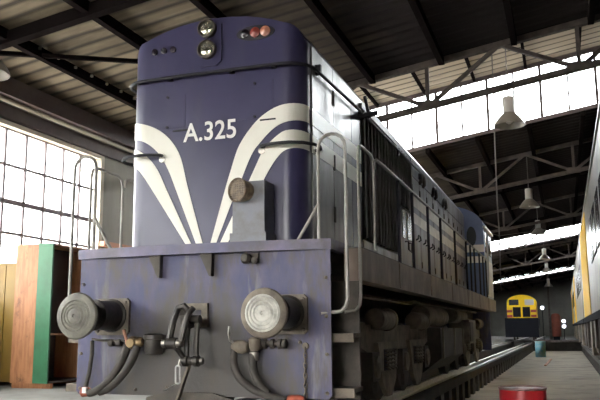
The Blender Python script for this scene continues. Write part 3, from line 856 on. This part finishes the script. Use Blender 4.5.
for x in (0.67, 0.74, 0.81, 0.85):
    MB().lathe((x, -0.04, 1.49), (1, 0, 0), [(0.03, -0.02), (0.042, -0.015), (0.042, 0.015), (0.03, 0.02)], 10).build('pipe_union', 'iron', mp, True)
MB().lathe((0.90, -0.12, 1.02), (1, 0.0, 0.05), [(0.03, 0), (0.05, 0.02), (0.05, 0.10), (0.03, 0.16)], 12).build('hose_tap', 'red_debris', loco, True, 'rusty red hose coupling')
# chain
ch = MB().lathe((1.03, 0.0, 1.47), (0, -1, 0), [(0.03, 0), (0.03, 0.02)], 10).build('chain_anchor', 'ironlight', loco)
for k in range(10):
    z = 1.435 - k * 0.042
    pl = []
    for i in range(10):
        a = 2 * PI * i / 10
        u, w = 0.014 * math.cos(a), 0.028 * math.sin(a)
        pl.append((1.03 + (u if k % 2 else 0), -0.02 + (0 if k % 2 else u), z + w))
    MB().tube(pl, 0.006, 5, True).build('chain_link', 'ironlight', ch, True)

# pilot under the plate
MB().prism([(-0.45, 1.02), (-0.26, 1.07), (0.20, 1.07), (0.45, 1.0), (0.56, 0.78), (-0.50, 0.78)], 'y', -0.10, -0.08).build('pilot_plate', 'iron', loco)
MB().bar((-0.12, -0.13, 1.0), (0.0, -0.13, 1.34), 0.05, 0.02).build('pilot_strap', 'ironlight', loco)

# horn box with round grille
hb = MB().box(0.27, 0.58, -0.02, 0.22, 2.385, 2.94).build('horn_box', 'box', loco, label='grey blue box on the deck')
MB().box(0.25, 0.60, -0.035, 0.23, 2.385, 2.47).build('box_foot', 'box', hb)
MB().lathe((0.385, -0.02, 2.85), (-0.35, -1, 0.0), [(0.09, -0.04), (0.10, 0.04), (0.112, 0.10), (0.105, 0.108), (0.098, 0.10)], 26, False).build('horn_rim', 'grille', hb, True)
gr = MB().lathe((0.385, -0.02, 2.85), (-0.35, -1, 0.0), [(0.099, 0.05), (0.098, 0.075), (0.05, 0.085), (0.002, 0.087)], 26).build('horn_grille', 'grille', hb, True, 'round bronze coloured grille')
ga = Vector((-0.35, -1, 0)).normalized()
gs = Vector((0, 0, 1)).cross(ga).normalized()
for k in range(-4, 5):
    h = math.sqrt(0.095 ** 2 - (k * 0.021) ** 2)
    c0 = Vector((0.385, -0.02, 2.85)) + ga * 0.096
    MB().bar(c0 + gs * k * 0.021 - Vector((0, 0, h)), c0 + gs * k * 0.021 + Vector((0, 0, h)), 0.005).build('grille_bar', 'grille', hb)
    MB().bar(c0 + Vector((0, 0, k * 0.021)) - gs * h, c0 + Vector((0, 0, k * 0.021)) + gs * h, 0.005).build('grille_bar', 'grille', hb)

hb.location.x += 0.075
# corner handrails: an upturned U on each deck corner with a brace, then the side rails
for sg in (1, -1):
    x1, x2 = 1.15 * sg, 1.40 * sg
    c = (x1 + x2) / 2
    pts = [(x1, 0.03, 2.38), (x1, 0.03, 3.20)] + [(c + (x1 - c) * math.cos(a), 0.03, 3.20 + 0.125 * math.sin(a)) for a in [PI * i / 8 for i in range(1, 8)]] + [(x2, 0.03, 3.20), (x2, 0.03, 1.86), (x2 - 0.02 * sg, 0.03, 1.80), (x2 - 0.06 * sg, 0.025, 1.76), (x1 + 0.02 * sg, 0.01, 1.745)]
    MB().tube(pts, 0.016, 8).build('deck_handrail', 'rail_paint', loco, True)
    MB().tube([(0.95 * sg, 0.03, 2.38), (x1, 0.03, 2.70)], 0.016, 8).build('handrail_brace', 'rail_paint', loco, True)
    xs = 1.43 * sg
    pts = [(xs - 0.14 * sg, 0.32, 1.76), (xs - 0.05 * sg, 0.35, 1.77), (xs - 0.01 * sg, 0.36, 1.82), (xs, 0.36, 1.9), (xs, 0.36, 3.20), (xs, 0.39, 3.28), (xs, 0.48, 3.305), (xs, 0.85, 3.30), (xs, 0.93, 3.27), (xs, 0.96, 3.2), (xs, 0.96, 2.36)]
    MB().tube(pts, 0.015, 8).build('step_handrail', 'rail_paint', loco, True)
    MB().tube([(xs, 1.0, 3.18), (xs, 1.02, 3.27), (xs, 1.1, 3.30), (xs, 6.0, 3.29), (xs, 12.35, 3.26), (xs, 12.42, 3.2)], 0.018, 8).build('walkway_handrail', 'rail_paint', loco, True)
    for y in (2.15, 3.0, 4.15, 5.3, 6.9, 8.5, 9.2, 9.9, 10.9, 11.7, 12.4):
        if sg < 0 and y not in (2.15, 4.15, 6.9, 9.2, 12.4):
            continue
        MB().tube([(xs, y, 2.34), (xs, y, 3.28)], 0.02, 6).build('stanchion', 'rail_dark', loco, True)
    # side sill and steps
    MB().box(sg * 1.28, sg * 1.45, 0.36, 14.5, 2.04, 2.33).build('side_sill', 'sill', loco, label='rust brown side sill')
    MB().box(sg * 0.90, sg * 1.44, 0.40, 12.5, 2.30, 2.345).build('walkway', 'iron', loco)
    for y in (2.0, 4.1, 6.2, 8.3, 10.4, 12.4):
        MB().box(sg * 1.45, sg * 1.458, y, y + 0.03, 2.05, 2.32).build('sill_rib', 'sill', loco)
    for z in (1.56, 1.10):
        st = MB().box(sg * 1.02, sg * 1.43, 0.08, 0.38, z - 0.02, z + 0.015).build('step', 'ironlight', loco)
        MB().box(sg * 1.02, sg * 1.43, 0.08, 0.10, z - 0.06, z - 0.02).build('step_lip', 'ironlight', st)
    MB().box(sg * 1.02, sg * 1.40, 0.40, 0.43, 1.0, 2.04).build('step_back', 'iron', loco)

# hood sides: plain front panel, dark post, louvred radiator, doors
for sg in (1, -1):
    X0, X1 = sg * 0.930, sg * 0.950
    MB().box(X0, X1, 0.50, 1.20, 2.40, 4.36).build('side_panel', 'dusty', loco)
    sp = MB().box(X0, X1, 1.215, 1.93, 2.40, 4.36).build('side_panel', 'dusty', loco)
    for z in (2.7, 3.25, 3.95):
        MB().box(X1, X1 + sg * 0.015, 1.19, 1.225, z, z + 0.16).build('hinge', 'iron', sp)
    MB().box(X0, X1, 1.95, 2.36, 2.40, 4.12).build('side_panel', 'blue', loco)
    lv = MB().box(X0, sg * 0.938, 2.40, 4.42, 2.66, 4.26).build('radiator', 'darkpanel', loco, label='dark louvred radiator side')
    fin = MB().box(-0.012, 0.012, -0.05, 0.05, 2.68, 4.24).mesh('louvre', 'fin')
    for k in range(11):
        place(fin, 'louvre', (sg * 0.955, 2.50 + k * 0.184, 0), lv, sg * 0.6)
    MB().box(sg * 0.92, sg * 0.97, 2.38, 4.44, 4.26, 4.32).build('radiator_trim', 'rail_paint', lv)
    MB().box(sg * 0.92, sg * 0.965, 2.38, 4.44, 2.42, 2.64).build('radiator_base', 'dusty', lv)
    l2 = MB().box(X0, sg * 0.938, 4.46, 5.6, 3.40, 4.26).build('upper_grille', 'darkpanel', loco)
    fin2 = MB().box(-0.012, 0.012, -0.05, 0.05, 3.42, 4.24).mesh('louvre', 'fin')
    for k in range(6):
        place(fin2, 'louvre', (sg * 0.955, 4.56 + k * 0.184, 0), l2, sg * 0.6)
    dr = MB().box(X0, X1, 4.46, 5.6, 2.42, 3.38).build('hood_door', 'door', loco)
    MB().box(X1, X1 + sg * 0.01, 4.75, 4.95, 2.95, 3.36).build('door_slot', 'cabglass', dr)
    MB().box(X1, X1 + sg * 0.01, 5.15, 5.45, 2.95, 3.36).build('door_slot', 'cabglass', dr)
    MB().tube([(X1, 4.95, 2.90), (X1 + sg * 0.05, 4.95, 2.90), (X1 + sg * 0.05, 4.96, 2.78), (X1 + sg * 0.05, 5.2, 2.76), (X1 + sg * 0.05, 5.22, 2.90), (X1, 5.22, 2.90)], 0.012, 6).build('handle', 'rail_dark', dr, True)
    n = 10
    dw = (HE - 5.64) / n
    for k in range(n):
        y0 = 5.64 + k * dw
        d = MB().box(X0, X1, y0, y0 + dw - 0.025, 2.42, 4.04).build('hood_door', 'door', loco)
        MB().tube([(X1, y0 + 0.2, 3.02), (X1 + sg * 0.04, y0 + 0.2, 3.04), (X1 + sg * 0.04, y0 + 0.25, 3.10), (X1 + sg * 0.04, y0 + 0.4, 3.10), (X1 + sg * 0.04, y0 + 0.45, 3.04), (X1, y0 + 0.45, 3.02)], 0.012, 6).build('handle', 'rail_dark', d, True)
        for z in (2.6, 3.8):
            MB().cyl((X1 + sg * 0.006, y0 - 0.012, z), (X1 + sg * 0.006, y0 - 0.012, z + 0.1), 0.012, 6).build('hinge', 'iron', d)
    MB().box(sg * 0.92, sg * 0.948, 5.64, HE, 4.06, 4.34).build('cant_panel', 'door', loco)
    for y in (6.3, 7.6, 8.9):
        MB().tube([(sg * 0.945, y, 4.02)] + [(sg * 0.985, y + 0.17 - 0.17 * math.cos(a), 4.06 + 0.14 * math.sin(a)) for a in [PI * i / 8 for i in range(9)]] + [(sg * 0.945, y + 0.34, 4.02)], 0.03, 8).build('lifting_eye', 'iron', loco, True)
for y in (3.4, 5.6):
    MB().lathe((0, y, 4.66), (0, 0, 1), [(0.45, 0), (0.45, 0.10), (0.40, 0.12)], 24).build('roof_fan', 'iron', loco, True)
MB().box(-0.2, 0.2, 8.0, 8.8, 4.66, 4.86).build('exhaust_stack', 'iron', loco)

# cab at the far end
CY0, CY1 = 12.5, 14.5
prof = [(-1.4, 2.34), (1.4, 2.34), (1.4, 4.06)] + [(1.4 * math.cos(a), 4.06 + 0.62 * math.sin(a) ** 0.9) for a in [PI * i / 16 for i in range(1, 16)]] + [(-1.4, 4.06)]
cabo = MB().prism(prof, 'y', CY0, CY1).build('cab', 'cabblue', loco, label='blue driving cab at the far end')
for sg in (1, -1):
    wn = MB().prism([(sg * (1.11 + 0.115 * math.cos(a)), 3.83 + 0.24 * math.sin(a)) for a in [2 * PI * i / 18 for i in range(18)]], 'y', CY0 - 0.02, CY0).build('cab_window', 'cabglass', cabo)
    for z0, z1 in ((3.44, 3.62), (3.18, 3.34)):
        MB().box(sg * 0.96, sg * 1.395, CY0 - 0.006, CY0, z0, z1).build('cab_stripe', 'cream', cabo)
    for ya in (12.75, 13.6):
        MB().box(sg * 1.40, sg * 1.41, ya, ya + 0.65, 3.45, 4.0).build('cab_side_window', 'cabglass', cabo)
    MB().box(sg * 1.40, sg * 1.406, CY0, CY1, 2.4, 3.3).build('cab_side_panel', 'silver', cabo)
    MB().box(sg * 1.38, sg * 1.46, CY0, CY1, 4.03, 4.08).build('cab_gutter', 'cream', cabo)
    MB().tube([(sg * 1.45, CY0 + 0.05, 2.4), (sg * 1.47, CY0 + 0.05, 2.9), (sg * 1.47, CY0 + 0.05, 3.9), (sg * 1.42, CY0 + 0.05, 4.0)], 0.02, 6).build('cab_handrail', 'lampcan', cabo, True)
MB().box(-1.3, 1.3, 14.5, 14.9, 2.05, 2.36).build('rear_platform', 'iron', loco)
MB().box(-1.25, 1.25, 14.9, 14.93, 1.05, 2.36).build('rear_plate', 'plate', loco)

# underframe, tanks and bogies
MB().box(-0.8, 0.8, 0.3, 14.8, 1.75, 2.2).build('main_frame', 'iron', loco)
tk = MB().prism([(-1.25, 1.62), (-1.25, 1.15), (-0.95, 0.92), (0.95, 0.92), (1.25, 1.15), (1.25, 1.62)], 'y', 6.1, 9.0).build('fuel_tank', 'iron', loco)
for y in (6.25, 7.6, 8.8):
    MB().box(1.25, 1.275, y, y + 0.07, 1.14, 1.62).build('tank_strap', 'ironlight', tk)
eb = MB().box(0.95, 1.35, 9.15, 10.3, 1.32, 1.78).build('equipment_box', 'ironlight', loco)
MB().box(1.35, 1.365, 9.2, 9.7, 1.36, 1.74).build('box_lid', 'iron', eb)
for sg in (1, -1):
    MB().lathe((sg * 1.12, 5.0, 1.80), (0, 1, 0), [(0.05, 0), (0.15, 0.03), (0.16, 0.08), (0.16, 1.9), (0.15, 1.95), (0.05, 1.98)], 18).build('air_tank', 'ironlight', loco, True)
    MB().lathe((sg * 1.10, 8.4, 1.86), (0, 1, 0), [(0.05, 0), (0.13, 0.03), (0.14, 0.08), (0.14, 1.5), (0.13, 1.55), (0.05, 1.58)], 18).build('air_tank', 'ironlight', loco, True)
    MB().tube([(sg * 1.15, 0.6, 1.95), (sg * 1.15, 4.0, 1.95), (sg * 1.18, 4.3, 1.98), (sg * 1.18, 12.0, 1.98)], 0.025, 6).build('train_pipe', 'ironlight', loco, True)
for bi, yc in enumerate((3.65, 11.4)):
    bg = MB()
    bg.box(-0.55, 0.55, yc - 1.9, yc + 1.9, 1.25, 1.55)
    bo = bg.build('bogie', 'iron', loco)
    for sg in (1, -1):
        x0, x1 = sg * 1.0, sg * 1.10
        out = [(yc - 2.05, 1.66), (yc + 2.05, 1.66), (yc + 2.05, 1.42), (yc + 1.75, 1.36), (yc + 1.32, 1.36), (yc + 1.12, 1.02), (yc + 0.72, 1.02), (yc + 0.52, 1.36), (yc - 0.52, 1.36), (yc - 0.72, 1.02), (yc - 1.12, 1.02), (yc - 1.32, 1.36), (yc - 1.75, 1.36), (yc - 2.05, 1.42)]
        MB().prism(out, 'x', x0, x1).build('bogie_frame', 'ironlight', bo)
        for dy in (-0.92, 0.92):
            y = yc + dy
            MB().prism([(y - 0.55, 1.46), (y + 0.55, 1.46), (y + 0.36, 1.02), (y + 0.12, 0.84), (y - 0.12, 0.84), (y - 0.36, 1.02)], 'x', sg * 1.10, sg * 1.15).build('spring_hanger', 'ironlight', bo)
            MB().box(sg * 1.148, sg * 1.156, y - 0.28, y + 0.28, 1.14, 1.38).build('spring_pocket', 'darkpanel', bo)
            for q in range(3):
                yy = y - 0.18 + 0.18 * q
                pl = [(sg * 1.165 + 0.03 * math.cos(a), yy + 0.065 * math.sin(a), 1.15 + 0.22 * a / (2 * PI * 5)) for a in [2 * PI * 5 * i / 50 for i in range(51)]]
                MB().tube(pl, 0.013, 5).build('coil_spring', 'ironlight', bo, True)
        for dy in (-1.62, 0.0, 1.62):
            y = yc + dy
            MB().lathe((sg * 0.80, y, 1.2), (-sg, 0, 0), [(0.44, -0.002), (0.498, 0.0), (0.498, 0.14), (0.44, 0.142), (0.2, 0.12)], 32).build('wheel', 'iron', bo, True)
            MB().box(sg * 1.0, sg * 1.16, y - 0.17, y + 0.17, 1.05, 1.36).build('axle_box', 'iron', bo)
            MB().lathe((sg * 1.16, y, 1.2), (sg, 0, 0), [(0.12, 0), (0.12, 0.03), (0.05, 0.045)], 16).build('axle_cover', 'ironlight', bo, True)
            if sg > 0:
                MB().cyl((-0.8, y, 1.2), (0.8, y, 1.2), 0.085, 12).build('axle', 'iron', bo, True)
        for dy in (-1.15, 1.15):
            MB().lathe((sg * 1.14, yc + dy - 0.45, 1.72), (0, 1, 0), [(0.06, 0), (0.115, 0.02), (0.12, 0.05), (0.12, 0.62), (0.135, 0.63), (0.135, 0.68), (0.05, 0.70), (0.04, 0.95)], 18).build('brake_cylinder', 'ironlight', bo, True)
        for dy in (-0.75, 0.8):
            MB().bar((sg * 0.95, yc + dy, 1.5), (sg * 0.95, yc + dy * 1.05, 0.85), 0.05, 0.07).build('brake_hanger', 'iron', bo)

# ------------------------------------------------------------------ beige carriages beside the aisle
def carriage(ya, yb, yel, label):
    cx = 5.17
    c = empty('railway_carriage', (cx, (ya + yb) / 2, 0.7), label, 'carriage', 'beige railway carriages')
    body = [(cx - 1.41, 1.92), (cx + 1.41, 1.92), (cx + 1.41, 4.45), (cx + 1.36, 4.60), (cx + 1.2, 4.70), (cx + 0.8, 4.78), (cx, 4.84), (cx - 0.8, 4.78), (cx - 1.2, 4.70), (cx - 1.36, 4.60), (cx - 1.41, 4.45)]
    MB().prism(body, 'y', ya, yb).build('car_body', 'silver', c, True)
    for y0, y1 in yel:
        MB().box(cx - 1.425, cx - 1.405, y0, y1, 1.94, 4.44).build('yellow_door', 'yellow', c, label='yellow side door')
    y = ya + 0.8
    while y + 1.2 < yb:
        if y < ya + 9.0 and not any(y0 - 1.2 < y < y1 for y0, y1 in yel):
            w = MB().box(cx - 1.418, cx - 1.405, y, y + 1.1, 3.0, 3.85).build('car_window', 'cabglass', c)
            MB().box(cx - 1.424, cx - 1.405, y - 0.04, y + 1.14, 2.95, 2.99).build('window_sill', 'carroof', w)
        y += 1.6
    MB().box(cx - 1.44, cx - 1.36, ya, yb, 4.45, 4.50).build('gutter', 'cream_old', c)
    MB().box(cx - 1.43, cx - 1.0, ya, yb, 1.78, 1.93).build('solebar', 'navy', c)
    MB().box(cx - 0.9, cx + 0.9, ya + 0.2, yb - 0.2, 1.3, 1.8).build('underframe', 'navy', c)
    y = ya + 4.4
    q = 0
    while y < yb - 5.2:
        MB().box(cx - (1.38 if q % 2 else 1.30), cx - 0.8, y, y + 1.25, (1.0, 0.9, 1.15)[q % 3], 1.79).build('equipment_box', ('iron', 'ironlight', 'iron')[q % 3], c)
        y += 1.4
        q += 1
    for yy in (ya + 0.9, yb - 0.9):
        MB().box(cx - 1.36, cx - 1.0, yy - 0.4, yy + 0.4, 0.98, 1.79).build('step_box', 'iron', c)
    for yc in (ya + 2.4, yb - 2.4):
        bo = MB().box(cx - 1.12, cx - 1.0, yc - 1.6, yc + 1.6, 1.18, 1.5).box(cx + 1.0, cx + 1.12, yc - 1.6, yc + 1.6, 1.18, 1.5).box(cx - 1, cx + 1, yc - 0.3, yc + 0.3, 1.1, 1.4).build('bogie', 'iron', c)
        for dy in (-1.1, 1.1):
            for sg in (1, -1):
                MB().lathe((cx + sg * 0.80, yc + dy, 1.16), (-sg, 0, 0), [(0.40, -0.002), (0.458, 0), (0.458, 0.14), (0.40, 0.142), (0.2, 0.12)], 24).build('wheel', 'iron', bo, True)
            MB().box(cx - 1.2, cx - 1.05, yc + dy - 0.15, yc + dy + 0.15, 1.0, 1.3).build('axle_box', 'hazard' if dy > 0 else 'iron', bo)
    return c
carriage(1.0, 21.3, [(13.6, 19.6)], 'nearest beige railway carriage with yellow doors')
carriage(21.9, 42.2, [(37.5, 41.9)], 'second beige railway carriage with yellow doors along the aisle')
carriage(42.8, 63.0, [(52, 60.0)], 'farthest beige railway carriage with yellow doors')

# ------------------------------------------------------------------ far yellow shunter on the locomotive's track
sh = empty('shunting_locomotive', (0, 58, 0.7), 'small yellow shunting locomotive standing far down the track', 'locomotive')
SY = 56.0
MB().box(-1.3, 1.2, SY - 0.2, SY + 0.1, 0.95, 2.42).build('buffer_beam', 'navy', sh)
MB().box(-1.2, 1.1, SY, SY + 7.5, 1.6, 2.4).build('body_frame', 'navy', sh)
cp_ = [(-1.12, 2.42), (1.1, 2.42), (1.1, 3.65)] + [(-0.01 + 1.11 * math.cos(a), 3.65 + 0.58 * math.sin(a)) for a in [PI * i / 14 for i in range(1, 14)]] + [(-1.12, 3.65)]
fc = MB().prism(cp_, 'y', SY + 0.3, SY + 2.8).build('cab', 'shunter_yellow', sh)
MB().box(-0.95, -0.22, SY + 0.28, SY + 0.3, 3.42, 3.86).build('cab_window', 'cabglass', fc)
MB().box(0.24, 0.93, SY + 0.28, SY + 0.3, 3.42, 3.86).build('cab_window', 'lampcan', fc, label='cab window with its glint painted pale')  # glint on the glass put in as a pale colour
MB().box(-0.68, -0.08, SY + 0.27, SY + 0.3, 2.5, 3.28).build('door_panel', 'navy', fc)
MB().box(0.06, 0.62, SY + 0.27, SY + 0.3, 2.5, 3.28).build('door_panel', 'navy', fc)
for x in (-1.12, 0.68):
    for z in (2.48, 2.86):
        MB().box(x, x + 0.40, SY + 0.10, SY + 0.3, z, z + 0.19).build('hazard_block', 'hazard', fc)
        MB().box(x, x + 0.40, SY + 0.10, SY + 0.3, z + 0.19, z + 0.36).build('hazard_block', 'shunter_yellow', fc)
MB().box(-0.9, 0.9, SY + 2.8, SY + 7.2, 2.4, 3.4).build('bonnet', 'shunter_yellow', sh)
for y in (SY + 1.6, SY + 5.6):
    for sg in (1, -1):
        MB().lathe((sg * 0.80, y, 1.15), (-sg, 0, 0), [(0.40, -0.002), (0.448, 0), (0.448, 0.14), (0.40, 0.142), (0.2, 0.12)], 24).build('wheel', 'iron', sh, True)
    MB().cyl((-0.8, y, 1.15), (0.8, y, 1.15), 0.07, 10).build('axle', 'iron', sh)
for x in (-0.87, 0.87):
    MB().lathe((x, SY - 0.2, 1.75), (0, -1, 0), [(0.1, 0), (0.1, 0.3), (0.2, 0.32), (0.2, 0.36)], 16).build('buffer', 'navy', sh, True)

# ------------------------------------------------------------------ drums
def drum(name, x, y, m, lid, label, dents=True):
    d = empty(name, (x, y, 0), label, 'drum')
    MB().lathe((x, y, 0.0), (0, 0, 1), [(0.285, 0), (0.295, 0.015), (0.285, 0.03), (0.285, 0.28), (0.297, 0.295), (0.285, 0.31), (0.285, 0.57), (0.297, 0.585), (0.285, 0.60), (0.285, 0.85)], 36).build('shell', m, d, True)
    MB().lathe((x, y, 0.85), (0, 0, 1), [(0.285, 0), (0.298, 0.012), (0.298, 0.028), (0.288, 0.034), (0.28, 0.028), (0.278, 0.012)], 36, False).build('rim', lid, d, True)
    l = MB().lathe((x, y, 0.85), (0, 0, 1), [(0.28, 0.0), (0.28, 0.012)], 36).build('lid', lid, d)
    MB().lathe((x + 0.17, y - 0.08, 0.862), (0, 0, 1), [(0.035, 0), (0.035, 0.012), (0.02, 0.015)], 12).build('bung', m, l, True)
    return d
drum('oil_drum', 2.58, 3.93, 'red', 'drumtop', 'red oil drum standing at the front of the aisle')
drum('oil_drum', 1.73, 39.8, 'bluedrum', 'bluedrum', 'faded blue drum standing far down the aisle')
tag(MB().bar((2.22, 29.0, 0.02), (2.34, 36.5, 0.02), 0.10, 0.04).build('plank', 'wood'), 'reddish brown plank lying on the aisle floor', 'plank')
tag(MB().box(0.95, 4.12, 51.4, 52.2, 0.62, 0.78).build('crossing_beam', 'truss'), 'grey beam bridging the aisle behind the blue drum', 'beam')
rt = empty('rusty_tank', (2.45, 60.0, 0.66), 'small rust red upright tank at the end of the aisle', 'tank')
MB().lathe((2.45, 60.0, 0.95), (0, 0, 1), [(0.33, 0), (0.36, 0.05), (0.36, 1.65), (0.28, 1.8), (0.1, 1.87)], 24).build('tank_shell', 'rust', rt, True)
MB().box(2.2, 2.7, 59.75, 60.25, 0.66, 0.96).build('tank_base', 'navy', rt)
def spot(x, y, z, zf, label):
    s = empty('work_lamp', (x, y, zf), label, 'lamp', 'lit work lamps at the end of the aisle')
    MB().cyl((x, y + 0.12, zf), (x, y + 0.12, z), 0.03, 8).build('lamp_pole', 'navy', s)
    MB().lathe((x, y + 0.18, z), (0, -1, 0), [(0.06, 0), (0.16, 0.10), (0.17, 0.2), (0.15, 0.2)], 16, False).build('lamp_housing', 'navy', s, True)
    MB().lathe((x, y + 0.03, z), (0, -1, 0), [(0.15, 0), (0.15, 0.01)], 16).build('lamp_glass', 'glow', s)
spot(3.05, 60.0, 2.18, 0.66, 'upper lit white lamp beside the rusty tank')
spot(3.05, 59.5, 1.76, 0.66, 'lower lit white lamp beside the rusty tank')
spot(1.44, 60.0, 3.28, 0.66, 'single small bluish lamp between shunter and rusty tank')

# ------------------------------------------------------------------ cabinets by the window
cb = empty('tool_cabinet', (-5.15, 4.7, 0.7), 'tall plywood tool cabinet with green edge and dark open shelves', 'cabinet')
cx0, cx1, cy0, cy1, cz0, cz1 = -5.55, -4.82, 4.28, 5.42, 0.78, 3.06
MB().box(cx0, -5.10, cy0, cy0 + 0.03, cz0, cz1).build('side_board', 'wood', cb, label='orange plywood side')
MB().box(-5.10, cx1, cy0 - 0.01, cy0 + 0.03, cz0, cz1).build('painted_board', 'green', cb, label='green painted strip')
MB().box(cx0, cx1, cy1 - 0.03, cy1, cz0, cz1).build('side_board', 'wood', cb)
MB().box(cx0, cx0 + 0.03, cy0 + 0.03, cy1 - 0.03, cz0, cz1).build('back_board', 'cabin_dark', cb)
MB().box(cx0 + 0.03, cx1 - 0.01, cy0 + 0.03, cy1 - 0.03, cz1 - 0.03, cz1).build('top_board', 'wood', cb)
MB().box(cx0 + 0.03, cx1 - 0.01, cy0 + 0.03, cy1 - 0.03, cz0, cz0 + 0.03).build('bottom_board', 'cabin_dark', cb)
MB().box(cx0 + 0.03, cx1 - 0.01, cy0 + 0.03, cy1 - 0.03, 1.55, 1.58).build('shelf', 'wood', cb)
MB().box(cx0 + 0.3, cx0 + 0.32, cy0 + 0.03, cy1 - 0.03, 1.58, cz1 - 0.03).build('inner_board', 'cabin_dark', cb)
for y in (cy0 + 0.05, cy1 - 0.1):
    MB().box(cx0, cx1 + 0.03, y, y + 0.06, 0.70, 0.78).build('skid', 'wood', cb)
yl = empty('metal_locker', (-5.9, 4.95, 0.7), 'ochre yellow metal locker beside the plywood cabinet', 'locker')
MB().box(-6.27, -5.56, 4.5, 5.3, 0.78, 2.78).build('locker_body', 'yellow_old', yl)
MB().box(-6.25, -5.93, 4.485, 4.5, 0.82, 2.74).build('locker_door', 'yellow_old', yl)
MB().box(-5.91, -5.58, 4.485, 4.5, 0.82, 2.74).build('locker_door', 'yellow_old', yl)
for x in (-6.2, -5.65):
    MB().box(x, x + 0.06, 4.55, 5.25, 0.70, 0.78).build('locker_foot', 'iron', yl)
def rag(x, y, s, m, label, cat, nm):
    vs = []
    n = 9
    for i in range(n):
        for j in range(n):
            u, v = i / (n - 1) - 0.5, j / (n - 1) - 0.5
            r = math.hypot(u, v) * 2
            vs.append((x + u * s * 2, y + v * s, 0.705 + max(0, 1 - r) * 0.16 * s * 2 * (0.7 + 0.6 * random.random())))
    fs = [(i * n + j, (i + 1) * n + j, (i + 1) * n + j + 1, i * n + j + 1) for i in range(n - 1) for j in range(n - 1)]
    k = len(vs)
    vs2 = vs + [(a, c, 0.70) for a, c, _ in vs]
    fs2 = fs + [tuple(q + k for q in reversed(f)) for f in fs]
    for i in range(n - 1):
        fs2 += [(i * n, (i + 1) * n, (i + 1) * n + k, i * n + k), (i * n + n - 1, i * n + n - 1 + k, (i + 1) * n + n - 1 + k, (i + 1) * n + n - 1),
                (i, i + k, i + 1 + k, i + 1), ((n - 1) * n + i, (n - 1) * n + i + 1, (n - 1) * n + i + 1 + k, (n - 1) * n + i + k)]
    return tag(MB().add(vs2, fs2).build(nm, m, None, True), label, cat)
rag(-5.85, 4.05, 0.22, 'iron', 'dark heap of oily rags before the ochre locker', 'rags', 'rag_heap')
tag(MB().prism([(-4.62, 0.70), (-4.25, 0.70), (-4.25, 0.78), (-4.62, 0.78)], 'y', 4.95, 5.2).build('wooden_block', 'wood'), 'small wooden block on the floor beside the cabinet', 'block')

# ------------------------------------------------------------------ hanging lamps and cables
def high_bay(x, y, z, label):
    L = empty('high_bay_lamp', (x, y, z), label, 'lamp', 'hanging high bay lamps')
    MB().lathe((x, y, z), (0, 0, 1), [(0.34, 0.0), (0.335, 0.03), (0.30, 0.09), (0.24, 0.17), (0.17, 0.25), (0.12, 0.29), (0.11, 0.285), (0.16, 0.24), (0.23, 0.16), (0.29, 0.08), (0.325, 0.02), (0.33, 0.0)], 28, False).build('lamp_shade', 'lampshade', L, True)
    MB().lathe((x, y, z + 0.27), (0, 0, 1), [(0.10, 0), (0.125, 0.02), (0.125, 0.36), (0.11, 0.385), (0.04, 0.40)], 20).build('ballast_can', 'lampcan', L, True)
    MB().lathe((x, y, z + 0.04), (0, 0, 1), [(0.02, 0), (0.07, 0.03), (0.08, 0.10), (0.05, 0.19), (0.04, 0.24)], 14).build('bulb', 'lampin', L, True)
    MB().cyl((x, y, z + 0.66), (x, y, roof_z(x) + 0.07 + (RAISE if any(a < y < c for a, c in BAYS) else 0)), 0.014, 6).build('hanging_rod', 'cable', L)
    return L
high_bay(2.25, 10.6, 6.02, 'dark hanging lamp silhouetted against the bright roof glazing')
high_bay(2.22, 21.0, 5.76, 'hanging lamp with white can below the pale truss')
high_bay(2.2, 31.5, 6.05, 'third hanging lamp in front of the second bright roof strip')
high_bay(2.2, 42.0, 5.72, 'fourth hanging lamp just below the second bright roof strip')
high_bay(2.1, 52.8, 5.75, 'small hanging lamp in front of the farthest bright roof strip')
high_bay(2.05, 60.0, 5.0, 'tiny hanging lamp below the farthest bright roof strip')
high_bay(-3.88, 1.4, 4.95, 'hanging lamp above the window side of the locomotive')
tag(MB().tube([(1.86, 12.0, roof_z(1.86) + RAISE), (1.84, 12.0, 6.8), (1.82, 12.0, 6.2), (1.80, 12.0, 4.6), (1.81, 12.0, 3.7), (1.78, 12.0, 2.45)], 0.016, 6).build('hanging_cable', 'cable', None, True), 'long thin cable hanging from the roof beside the lamps', 'cable')
cbx = MB()
tag(MB().tube([(-1.5, 20.0, roof_z(-1.5) - 0.99), (-0.6, 22.5, 5.55), (0.8, 26.0, 5.4), (1.9, 29.2, 5.9), (2.3, 30.7, roof_z(2.3) - 0.99)], 0.012, 6).build('slack_wire', 'cable', None, True), 'thin slack wire slung beyond the locomotive cab', 'wire')
